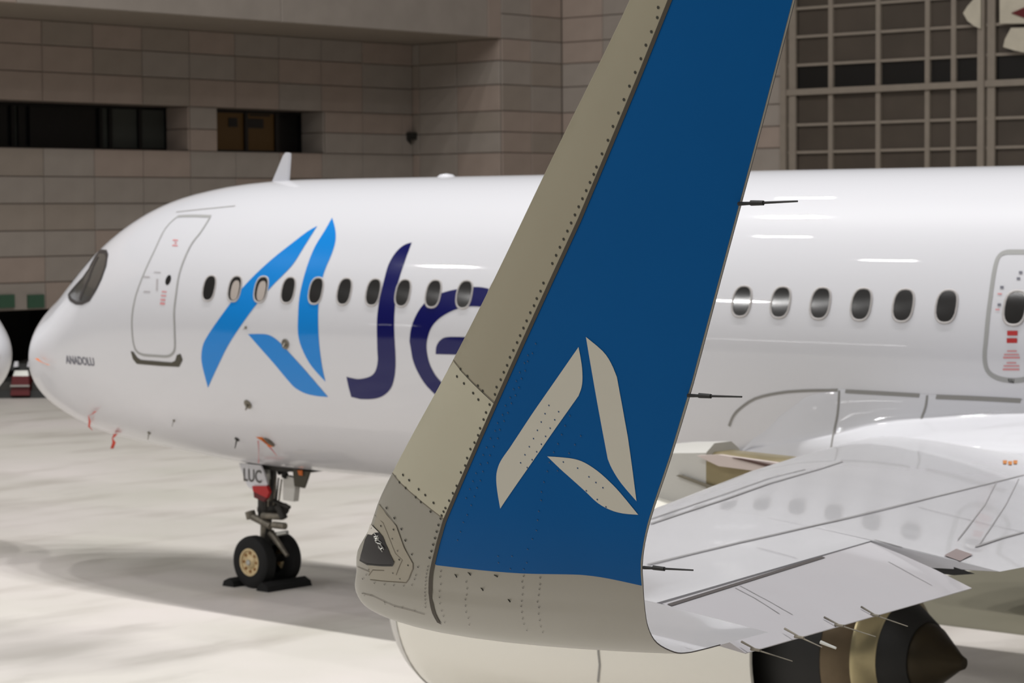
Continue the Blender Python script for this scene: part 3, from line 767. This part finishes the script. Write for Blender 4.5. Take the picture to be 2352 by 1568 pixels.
# blue panel on the outer face
zt_ = 6.42
gp = [p for p in wpix([q for q in GAP if q[1] <= 1300])]
gp = [p for p in gp if p[1] < zt_-.02]
def wx(z, col):
    for a, b in zip(PFs[:-1], PFs[1:]):
        if a[1] <= z <= b[1]: t = (z-a[1])/(b[1]-a[1]); return a[col]+(b[col]-a[col])*t
    return PFs[-1][col]
slope = (gp[3][0]-gp[0][0])/(gp[3][1]-gp[0][1])
gtop = (gp[0][0]+slope*(zt_-gp[0][1]), zt_)
bot = wpix([(1003,1297),(1100,1308),(1200,1316),(1300,1318),(1345,1320),(1400,1328),(1474,1344)], 3)
te_ = [(wx(z, 3)-.006, z) for z in (4.12, 4.2, 4.35, 4.6, 4.87, 5.2, 5.6, 6.0, zt_)]
te_ = [q for q in te_ if q[1] > bot[-1][1]+.02]
blue_poly = [gtop]+gp+bot+te_
gx = lambda q, d: (q[0]+d, q[1])
patch('blue_skin_panel', [gx(q, .006) for q in [gtop]+gp]+bot+te_, 'y', BL, .0015, M['blue'], wlet, .045, label='blue painted skin')
patch('inner_skin_panel', [gtop]+gp+bot+te_, 'yi', BL, .0015, M['blue'], wlet, .06)
# leading edge plates
def le_poly(zlo_pix, zhi_pix, z0=None, z1=None):
    pass
def lex(z): return wx(z, 2)+.014
J1 = plan('y', BL, [(1047,827),(1138,924)]); J2 = plan('y', BL, [(908,1087),(1022,1192)])
def split_gap(za, zb): return [q for q in gp+wpix([q for q in GAP if q[1] >= 1290]) if za < q[1] < zb]
def le_edge(za, zb, n=14): return [(lex(za+(zb-za)*i/n), za+(zb-za)*i/n) for i in range(n+1)]
g_all = sorted(set([gtop]+gp), key=lambda q: -q[1])
J1[0] = (lex(J1[0][1]), J1[0][1]); J2[0] = (lex(J2[0][1]), J2[0][1])
upper = [(lex(zt_), zt_), gx(gtop, -.005)]+[gx(q, -.008) for q in g_all if J1[1][1] < q[1] < zt_]+[gx(J1[1], -.006), J1[0]]+le_edge(J1[0][1], zt_, 12)[1:-1]
patch('leading_edge_panel', upper, 'y', BL, .0025, M['strip_hi'], wlet, .05, label='dull olive-grey upper leading edge plate')
midp = [(J1[0][0]+.002, J1[0][1]-.006), (J1[1][0]-.004, J1[1][1]-.006)]+[gx(q, -.008) for q in g_all if J2[1][1] < q[1] < J1[1][1]]+[gx(J2[1], -.006), J2[0]]+le_edge(J2[0][1], J1[0][1], 10)[1:-1]
patch('leading_edge_panel', midp, 'y', BL, .0025, M['strip_mid'], wlet, .05, label='lighter middle leading edge plate')
Lens0 = plan('y', BL, [(872,1157),(911,1207),(929,1257),(949,1293),(949,1305),(940,1328),(934,1337),(877,1333),(851,1330),(818,1315)])
strip('panel_seam', J1, .004, 'y', BL, .003, M['seam3'], wlet, .03); strip('panel_seam', J2, .004, 'y', BL, .003, M['seam3'], wlet, .03)
# seam strips
strip('skin_gap', [gtop]+gp+wpix([q for q in GAP if q[1] >= 1300]), .015, 'y', BL, .0035, M['seam'], wlet, .03, label='dark sealant line behind the leading edge')
def wl(pix, w=.004, m='seam3', off=.003, n=1): return strip('panel_seam', wpix(pix, n), w, 'y', BL, off, M[m], wlet, .03)
patch('lamp_surround', Lens0, 'y', BL, .002, mat('surround_paint', rgb(150, 143, 126), .42, var=.03), wlet, .04)
wl([(872,1157),(911,1207),(929,1257),(949,1293),(949,1305),(940,1328),(934,1337),(877,1333),(851,1330),(818,1315)], .0035)
wl([(862,1182),(881,1200),(890,1222),(909,1270),(925,1285),(911,1319)], .003)
wl([(848,1320),(857,1308),(883,1309)], .003)
wl([(822,1300),(850,1312)], .003)
wl([(816,1353),(833,1361),(858,1368),(883,1380),(907,1391),(928,1396),(950,1402),(976,1410)], .003)
# navigation light
nv = patch('navigation_light', wpix([(853,1200),(858,1205),(872,1220),(881,1231),(893,1260),(905,1287),(902,1296),(880,1296),(844,1293),(828,1284),(840,1238)]), 'y', BL, .004, M['lens'], wlet, .03, label='dark glass navigation light cover')
NB_ = lambda nm, pix, m, off: patch(nm, plan('y', BL, pix), 'y', BL, off, M[m], nv, .03)
NB_('clear_lens_tip', [(853,1203),(860,1209),(872,1221),(862,1222),(856,1227),(846,1226)], 'lensc', .005)
random.seed(11)
cr = MB()
for k in range(16):
    px, py = 866+random.uniform(-4, 4)+k*.9, 1228+k*2.2+random.uniform(-5, 5)
    h = hit(BL, px, py)
    if h is None: continue
    a = random.uniform(-.5, .9); l = random.uniform(.008, .018)
    d = V((math.cos(a), 0, -math.sin(a)))*l
    cr.tube(h+V((0, -.006, 0))-d, h+V((0, -.006, 0))+d, .0028, .0015, 5)
obj('lamp_filament', cr.mesh('lamp_filament'), M['silver'], nv, label='crumpled silver lamp holder')
nl = strip('lens_rim', plan('y', BL, [(828,1285),(844,1294),(880,1297),(902,1297),(906,1288)]), .006, 'y', BL, .005, M['soot'], nv, .03)
# emblem on the winglet
def wpaint(pix, lbl):
    P = plan('y', BL, pix); patch('winglet_emblem_blade', P, 'y', BL, .003, M['logo'], wlet, .05, label=lbl)
wpaint(spl([(1330,796),(1337,835),(1339,865),(1337,888),(1330,908)], 3)[:-1]+[(1330,908),(1265,1000),(1150,1167)]+spl([(1150,1167),(1143,1125),(1141,1094),(1145,1072),(1154,1053),(1171,1029)], 3)[1:]+[(1225,947),(1280,868)], 'pale left blade of the winglet emblem')
wpaint(spl([(1347,773),(1385,805),(1404,832),(1418,865)], 3)+[(1430,930),(1443,1002),(1454,1080)]+spl([(1463,1150),(1428,1109),(1407,1076),(1397,1053)], 3)+[(1386,995),(1366,885)], 'pale right blade of the winglet emblem')
wpaint(spl([(1258,1047),(1287,1049),(1320,1053),(1345,1062),(1374,1081),(1400,1104),(1425,1130),(1467,1181)], 3)[:-1]+spl([(1467,1181),(1432,1178),(1403,1170),(1374,1154),(1345,1127),(1315,1100),(1287,1075),(1258,1047)], 3)[:-1], 'pale lower leaf of the winglet emblem')
# rivets
def rivets(name, pix, r, m, off=.0045):
    b = MB()
    for q in pix:
        h, n, i, t = BL.ray_cast(CAM, ray(q[0], q[1]).normalized())
        if h is None: continue
        if n.dot(fw) > 0: n = -n
        rad = r*(q[2] if len(q) > 2 else 1)
        a = n.orthogonal().normalized(); c = n.cross(a)
        vs = [h+n*off]+[h+n*(off-.0008)+(a*math.cos(k*math.pi/3)+c*math.sin(k*math.pi/3))*rad for k in range(6)]
        b.add(vs, [(0, 1+k, 1+(k+1) % 6) for k in range(6)])
    o = obj(name, b.mesh(name), m, wlet); o['kind'] = 'stuff'; return o
def along(P, sp, dx=0, dy=0, jit=0):
    out = []; P = [V(p) for p in P]; carry = 0
    for a, b in zip(P[:-1], P[1:]):
        L = (b-a).length; t = carry
        while t < L:
            q = a.lerp(b, t/L); out.append((q[0]+dx+random.uniform(-jit, jit), q[1]+dy+random.uniform(-jit, jit))); t += sp
        carry = t-L
    return out
gapU = [q for q in GAP if q[1] < 400]; 
R = [(1513,17),(1511,40)]+along([(1498,73),(1371,385)], 33.5, jit=.8)+along([(1365,400),(1265,615)], 20.5)+along([(1250,650),(1140,895)], 18.7, jit=1)
R += along([(1126,930),(1055,1100)], 18.5, jit=2)+along([(1050,1115),(1012,1190)], 19)+along([(1008,1205),(985,1290)], 15.5)
R += [(1059,847),(1051,864),(1075,863),(1067,880),(1099,885),(1110,897),(1088,902),(1100,917),(1138,905)]
R += [(927,1090),(941,1102),(963,1123),(978,1136),(997,1154),(1020,1174),(919,1107),(933,1120),(956,1141),(968,1152),(990,1174),(1013,1190),(889,1166),(907,1189),(923,1214),(932,1240)]
R += [(905,1215,.8),(876,1207,.8),(918,1284,.8),(947,1272,.8),(938,1297,.7),(961,1301,.7),(834,1328,.7)]
rivets('rivet', R, .0058, M['rivet'])
R = along([(984,1300),(979,1325),(977,1360),(978,1395)], 8.5)+[(956,1320),(953,1329),(947,1342),(928,1344),(905,1343),(884,1341),(861,1338),(848,1307),(842,1319),(903,1315),(919,1328),(902,1236),(914,1264)]
R += along([(1014,1310),(1010,1360),(1014,1400),(1022,1430)], 15, jit=2)+along([(1073,1335),(1070,1395),(1080,1435)], 14, jit=2)+along([(1202,1322),(1199,1390),(1200,1420),(1212,1450)], 14, jit=1.5)+along([(1241,1325),(1237,1380),(1240,1430),(1250,1455)], 14, jit=2)
R += [(833,1361),(838,1366),(853,1366),(884,1381),(885,1385),(907,1391),(925,1394),(953,1401)]
rivets('rivet', R, .0040, M['rivetg'])
for px, py, a_ in ((1048,1321,.8),(1079,1317,.6),(1108,1352,.7),(1170,1378,.7),(1140,1322,.3)):
    h = hit(BL, px, py); d = V((math.cos(a_), 0, -math.sin(a_)))*.009
    dr_ = MB().tube(h+V((0, -.003, 0))-d, h+V((0, -.003, 0))+d, .002, .003, 5)
    obj('drain_hole', dr_.mesh('drain_hole'), M['rivet'], wlet)
R = along([(1230,790),(1195,880),(1150,985),(1105,1100),(1075,1180),(1050,1240)], 21, jit=2)+along([(1212,815),(1175,905),(1115,1035),(1065,1160)], 21, jit=2)
R += along([(1262,930),(1225,1010),(1190,1075)], 21)+along([(1285,945),(1245,1020),(1205,1085)], 21, jit=1)+along([(1310,955),(1262,1060),(1245,1130),(1235,1210),(1212,1262)], 23, jit=2)
R += along([(1335,1000),(1275,1090)], 24)+[(1145,1276),(1177,1276),(1211,1291),(1146,1291),(1173,1305),(1204,1306),(1328,1074),(1354,1094),(1370,1107),(1386,1119),(1348,1126),(1373,1146),(1393,1163)]
rivets('rivet', R, .0034, M['rivetb'])
# winglet static dischargers
def yte(z): return [a[0] for a in PFs if a[1] >= z][0]
for pts in ([(1696,468),(1742,466),(1832,462)], [(1580,908),(1622,909),(1704,911)], [(1478,1303),(1516,1305),(1592,1309)]):
    z = at(pts[0][0], pts[0][1], 1, -17.4)[2]; y = yte(z)
    discharger(pts, wlet, y, 'soot', .0055)
# ------------------------------------------------------------------ engine
EY = -5.75
def cx_at(px, py, r): return at(px, py, 1, EY-r)[0]
A_f, A_b = V((14.35, EY, 1.66)), V((20.35, EY, 1.50))
ax_ = (A_b-A_f).normalized()
x_te = cx_at(1722, 1520, 1.02)-14.35
x_br = cx_at(1885, 1520, .72)-14.35; x_go = cx_at(1952, 1520, .62)-14.35; x_nz = cx_at(2004, 1520, .50)-14.35
x_ne = at(2128, 1520, 1, EY)[0]-14.35; x_tip = at(2216, 1520, 1, EY)[0]-14.35
eng = obj('engine_nacelle', MB().lathe([(.55,.92),(.2,.95),(.06,1.0),(0,1.06),(.05,1.12),(.18,1.18),(.45,1.235),(.9,1.27),(1.6,1.28),(2.3,1.25),(2.9,1.17),(x_te,1.02),(x_te,.985),(x_te-.5,1.0),(x_te-1.2,1.0)], A_f, ax_, 72).mesh('engine_nacelle', True), M['nac'], PLANE)
obj('inlet_lip', MB().lathe([(-.004,1.03),(-.01,1.06),(.0,1.085),(.05,1.126),(.16,1.178),(.2,1.19)], A_f, ax_, 64).mesh('inlet_lip', True), M['pyl'], eng)
obj('fan_spinner', MB().lathe([(.25,0),(.35,.12),(.6,.3),(.75,.36)], A_f, ax_, 24).mesh('fan_spinner', True), M['dark'], eng)
fb = MB()
for k in range(18):
    a = k*2*math.pi/18; b_ = ax_.orthogonal().normalized(); c_ = ax_.cross(b_)
    d = b_*math.cos(a)+c_*math.sin(a); e = b_*math.cos(a+.28)+c_*math.sin(a+.28)
    p0 = A_f+ax_*.62
    fb.add([p0+d*.34, p0+d*.94, p0+e*.94+ax_*.18, p0+e*.34+ax_*.12], [(0, 1, 2, 3)])
obj('fan_blades', fb.mesh('fan_blades'), M['dark'], eng)
obj('fan_duct', MB().lathe([(.8,.34),(.8,1.0),(x_te-.9,1.0),(x_te-.02,.97),(x_te-.3,.80),(x_br-.3,.80),(x_br,.74)], A_f, ax_, 64).mesh('fan_duct', True), M['soot'], eng)
obj('core_cowl', MB().lathe([(x_br,.735),(x_br+.15,.70),(x_go,.62)], A_f, ax_, 64).mesh('core_cowl', True), M['brown'], eng)
obj('core_cowl_band', MB().lathe([(x_go,.625),(x_go+.04,.615),(x_nz,.50),(x_nz+.01,.47)], A_f, ax_, 64).mesh('core_cowl_band', True), M['gold'], eng, label='pale gold metal band')
r_ne = .33
obj('exhaust_nozzle', MB().lathe([(x_nz-.05,.47),(x_nz+.02,.465),(x_ne,r_ne),(x_ne+.0,r_ne-.02),(x_ne-.3,r_ne-.03)], A_f, ax_, 64).mesh('exhaust_nozzle', True), M['soot'], eng)
obj('exhaust_plug', MB().lathe([(x_ne-.35,.31),(x_ne-.02,.315),(x_ne+.08,.28),(x_tip-.05,.075),(x_tip-.0,.05),(x_tip,.0)], A_f, ax_, 48).mesh('exhaust_plug', True), M['plug'], eng)
BE = bvh_of(eng)
def eline(pix, w=.02):
    P = [hit(BE, *q) for q in dens(pix, 12, False)]; P = [(q.x, q.z) for q in P if q]
    if len(P) > 1: strip('cowl_seam', P, w, 'y', BE, .006, M['seam2'], eng, .1)
eline([(1373,1470),(1375,1500),(1378,1526),(1374,1566)])
Q = [at(px, py, 1, YI) for px, py in ((2026,1246),(2070,1260),(2110,1273),(2180,1296),(2240,1317),(2195,1320),(2150,1315),(2080,1284))]
obj('flap_end_gap', MB().prism([q-V((0, .014, 0)) for q in Q], (0, .01, 0)).mesh('flap_end_gap'), M['soot'], wing)
# pylon
pw = .26
def py_sec(x, zt, zb, w=pw): return [(x, EY-w, zb), (x, EY-w, zt-.08), (x, EY-w*.5, zt), (x, EY+w*.5, zt), (x, EY+w, zt-.08), (x, EY+w, zb)]
pr = [py_sec(15.2, 2.93, 2.8, .05), py_sec(15.8, 3.02, 2.7, .16), py_sec(16.6, 3.16, 2.7, .24), py_sec(17.3, 3.25, 2.6), py_sec(17.72, 3.28, 2.4)]
vs, fs = loft(pr, caps=True); pyl = obj('engine_pylon', MB().add(vs, fs).mesh('engine_pylon', True), M['pyl'], PLANE)
pr = [py_sec(17.72, 3.20, 2.3), py_sec(18.5, 3.18, 2.2), py_sec(19.2, 3.05, 2.1), py_sec(19.6, 2.9, 2.3, .1)]
vs, fs = loft(pr, caps=True); obj('pylon_rear_fairing', MB().add(vs, fs).mesh('pylon_rear_fairing', True), M['pylb'], pyl, label='brassy shaded rear part of the pylon')
PB = bvh_of(pyl)
strip('pylon_seam', [(16.93, 3.15), (16.93, 2.72)], .03, 'y', PB, .004, M['seam2'], pyl, .1)
# rose slat edge with dark slot
def slab(name, pix, y, d, m, par):
    P = [at(px, py, 1, y) for px, py in pix]; return obj(name, MB().prism(P, (0, d, 0)).mesh(name), m, par)
slab('slat_end', [(1600,1046),(1650,1044),(1690,1050),(1850,1072),(1790,1088),(1755,1084),(1650,1070)], EY-.34, .06, M['rose'], wing)
slab('slat_slot', [(1680,1051),(1700,1052),(1775,1068),(1766,1073)], EY-.36, .02, mat('slot_brown', rgb(84, 62, 56), .8), wing)
slab('pylon_base_gap', [(1552,1092),(1560,1090),(1640,1118),(1630,1122)], EY-.30, .03, mat('gap_olive', rgb(118, 112, 98), .8), pyl)
def mirror(o, par, label=None):
    me = o.data.copy()
    for v in me.vertices: v.co.y = -v.co.y
    me.flip_normals(); c = obj(o.name.split('.')[0], me, None, par, label=label)
    return c
mirror(wing, PLANE, 'far wing on the other side of the fuselage'); e2 = mirror(eng, PLANE, 'far engine nacelle under the other wing')
for ch in list(eng.children):
    if ch.name.startswith(('inlet_lip', 'fan', 'core', 'exhaust')): mirror(ch, e2)
mirror(pyl, PLANE)
# ------------------------------------------------------------------ nose gear
GX = 5.07
ng = obj('nose_gear', MB().tube((GX+.03,0,2.1), (GX,0,1.02), .15, .13, 14).tube((GX,0,1.05), (GX,0,.30), .075, .07, 12).tube((GX,-.34,.38), (GX,.34,.38), .06, .06, 12).mesh('nose_gear', True), M['dark'], PLANE)
for s in (-1, 1):
    y0 = s*.25
    prof = [(-.105,.20),(-.11,.27),(-.108,.33),(-.085,.368),(-.05,.381),(.05,.381),(.085,.368),(.108,.33),(.11,.27),(.105,.20)]
    ty = obj('tyre', MB().lathe(prof, (GX, y0, .381), (0, 1, 0), 40).mesh('tyre', True), M['black'], ng)
    rim = [(-.102,.205),(-.112,.20),(-.108,.175),(-.085,.165),(-.075,.10),(-.10,.085),(-.115,.05),(-.115,.0)] if s < 0 else [(.102,.205),(.112,.20),(.108,.175),(.085,.165),(.075,.10),(.10,.085),(.115,.05),(.115,.0)]
    obj('wheel_rim', MB().lathe(rim, (GX, y0, .381), (0, 1, 0), 32).mesh('wheel_rim', True), M['cream'], ng)
    hb = MB().lathe([(s*.10,.045),(s*.135,.04),(s*.14,.0)], (GX, y0, .381), (0, 1, 0), 16)
    obj('hub_cap', hb.mesh('hub_cap', True), M['silver'], ng)
    bt = MB()
    for k in range(8):
        a = k*math.pi/4; bt.tube((GX+.135*math.cos(a), y0+s*.07, .381+.135*math.sin(a)), (GX+.135*math.cos(a), y0+s*.098, .381+.135*math.sin(a)), .022, .02, 8)
    obj('wheel_bolt', bt.mesh('wheel_bolt'), mat('rust_brown', rgb(150, 104, 56), .6), ng)['kind'] = 'stuff'
gy = -.16
P = lambda px, py, y=-.2: at(px, py, 1, y)
def gtube(a, b, r, m, name, ya=-.2, yb=-.2, r1=None):
    return obj(name, MB().tube(P(*a, ya), P(*b, yb), r, r1 or r, 10).mesh(name, True), M[m], ng)
gtube((574,1183), (622,1208), .055, 'gearm', 'towing_arm'); gtube((574,1174), (578,1190), .075, 'gearm', 'towing_eye')
gtube((600,1170), (655,1168), .085, 'dark', 'steering_collar', 0, 0)
gtube((604,1184), (650,1186), .05, 'gearm', 'steering_cylinder'); gtube((640,1160), (652,1190), .06, 'dark', 'steering_valve')
gtube((628,1205), (655,1208), .05, 'gearm', 'torque_link'); gtube((622,1222), (660,1276), .055, 'gearm', 'torque_link', -.1, -.1, .03)
gtube((660,1222), (638,1226), .03, 'silver', 'torque_link'); gtube((612,1200), (610,1250), .085, 'gearm', 'shock_piston', 0, 0)
gtube((640,1085), (690,1068), .04, 'dark', 'drag_brace', 0, .1); gtube((606,1075), (620,1150), .04, 'gearm', 'retraction_rod')
gtube((614,1070), (617,1100), .03, 'silver', 'hydraulic_line'); gtube((630,1150), (665,1165), .03, 'dark', 'hydraulic_line')
for k in range(6):
    gtube((612+k*7, 1085+k*3), (610+k*6, 1165-k*2), .012, 'gearm' if k % 2 else 'dark', 'hydraulic_line', -.17, -.17)
def gplate(name, pix, y, m, d=.03): 
    Q = [at(px, py, 1, y) for px, py in pix]; return obj(name, MB().prism(Q, (0, d, 0)).mesh(name), M[m], ng)
gd = gplate('gear_door', [(549,1063),(598,1068),(604,1080),(614,1112),(606,1122),(580,1124),(570,1118),(560,1096)], -.40, 'white'); gd['label'] = 'white gear door with the registration letters LUC'
hA = at(558, 1103, 1, -.406)
c = bpy.data.curves.new('t', 'FONT'); c.body = 'LUC'; c.size = .26; c.offset = .004; c.resolution_u = 3
o = bpy.data.objects.new('tmp', c); COL.objects.link(o); me = bpy.data.meshes.new_from_object(o.evaluated_get(bpy.context.evaluated_depsgraph_get())); bpy.data.objects.remove(o)
for v in me.vertices: v.co = V((hA.x+v.co.x*.82, hA.y, hA.z+v.co.y-.02*v.co.x))
me.name = 'registration_letters'; me.materials.clear(); obj('registration_letters', me, mat('dark_grey_lettering', rgb(86, 84, 80), .6), ng)
gplate('warning_plate', [(579,1116),(612,1116),(618,1130),(612,1143),(581,1128)], -.44, 'red', .05)
gplate('warning_plate_lower', [(582,1128),(612,1143),(606,1152),(583,1142)], -.43, 'redd', .05)
gplate('rear_gear_door', [(672,1078),(711,1083),(703,1108),(698,1121),(676,1116)], -.36, 'olive')
gplate('amber_tag', [(683,1080),(694,1080),(694,1092),(686,1091)], -.39, 'orange', .01)
gplate('light_housing', [(650,1100),(655,1092),(676,1098),(677,1125),(674,1152),(650,1148)], -.34, 'pyl', .1)
gtube((652,1090), (657,1092), .05, 'soot', 'taxi_light', -.36, -.36)
gtube((614,1086), (612,1108), .035, 'pyl', 'hydraulic_line', -.3, -.3)
gplate('gear_bay_edge', [(560,1064),(715,1078),(714,1085),(640,1082),(560,1070)], -.3, 'dark', .5)
# chocks
def chock(x, lbl, s):
    b = MB(); w = .13; y0, y1 = -.44, .42
    prof = [(-w, 0), (w, 0), (w*.75, .08), (.02*s, .13), (-w*.75, .08)]
    b.prism([(x+a, y0, z) for a, z in prof], (0, y1-y0, 0))
    o = obj('wheel_chock', b.mesh('wheel_chock'), M['black']); o['label'] = lbl; o['category'] = 'chock'; o['group'] = 'chocks at the nose wheels'
chock(GX-.37, 'black rubber chock in front of the nose wheels', 1); chock(GX+.37, 'long black rubber chock behind the nose wheels', -1)
# ------------------------------------------------------------------ second airliner, only its nose comes into the frame
d46 = ray(46, 800); hd = V((d46.x, d46.y, 0)).normalized(); nn = V((-hd.y, hd.x, 0))
refl = lambda p: V(p)-nn*(2*nn.dot(V(p)-V((CAM.x, CAM.y, 0))))
tip = refl((0, 0, 0)); sd2 = V((r2.x, r2.y, 0)).normalized(); aft = (hd*.60-sd2*.80).normalized(); tip += sd2*.15
P2A = thing('airliner', 'second white airliner at the left edge, only its rounded nose showing', 'airplane', (tip.x, tip.y, 0))
P2A.rotation_euler = (0, 0, math.atan2(aft.y, aft.x))
me = new_mesh('fuselage', *loft([fus_ring(x) for x in FX if x <= 19], caps=True), smooth=True)
obj('fuselage', me, M['white'], P2A)
ng2 = obj('nose_gear', MB().tube((GX,0,2.1), (GX,0,.3), .12, .08, 12).tube((GX,-.34,.38), (GX,.34,.38), .06, .06, 12).mesh('nose_gear', True), M['dark'], P2A)
for s in (-1, 1): obj('tyre', MB().lathe([(-.105,.0),(-.11,.27),(-.085,.368),(-.05,.381),(.05,.381),(.085,.368),(.11,.27),(.105,.0)], (GX, s*.25, .381), (0, 1, 0), 32).mesh('tyre', True), M['black'], ng2)
# ------------------------------------------------------------------ tow tractor in the gap between the two noses
base = at(46, 915, 2, 0); tx = thing('tow_tractor', 'dark red tow tractor far off between the two white noses', 'vehicle', (base.x, base.y, 0))
k_ = (base-CAM).dot(fw)/F
side = V((r2.x, r2.y, 0)).normalized(); back = V((fw.x, fw.y, 0)).normalized()
def tb(name, x0, x1, z0, z1, d0, d1, m, sl=0):
    b = MB(); L = lambda a, z, d: side*a*k_+back*d+V((0, 0, z))
    zb, zt = (915-z1)*k_, (915-z0)*k_
    b.add([L(x0-46, zb, d0), L(x1-46, zb, d0), L(x1-46, zb, d1), L(x0-46, zb, d1), L(x0-46+sl, zt, d0+.1), L(x1-46-sl, zt, d0+.1), L(x1-46-sl, zt, d1), L(x0-46+sl, zt, d1)],
          [(0,3,2,1),(4,5,6,7),(0,1,5,4),(1,2,6,5),(2,3,7,6),(3,0,4,7)])
    return obj(name, b.mesh(name), M[m], tx)
tb('chassis', -20, 112, 898, 915, .1, 3.6, 'soot'); tb('body', 24, 68, 864, 908, 0, 3.2, 'redd', 3); tb('side_tank', -10, 22, 878, 910, .2, 3, 'dark'); tb('side_tank', 70, 104, 878, 910, .2, 3, 'dark')
tb('hood', 28, 64, 852, 864, .15, 1.2, 'silver', 3); tb('cab', 16, 76, 838, 853, .6, 3, 'soot', 2)
tb('head_lamp', 26, 36, 832, 844, .4, .6, 'white', 1); tb('head_lamp', 57, 68, 832, 844, .4, .6, 'white', 1); tb('bumper', 24, 68, 884, 888, -.06, 0, 'silver')
for s0 in (4, 76):
    c0 = side*((s0+6-46)*k_)+back*.8+V((0, 0, .3)); obj('tyre', MB().lathe([(-.1,0),(-.12,.26),(-.08,.3),(.08,.3),(.12,.26),(.1,0)], c0, side, 20).mesh('tyre', True), M['black'], tx)
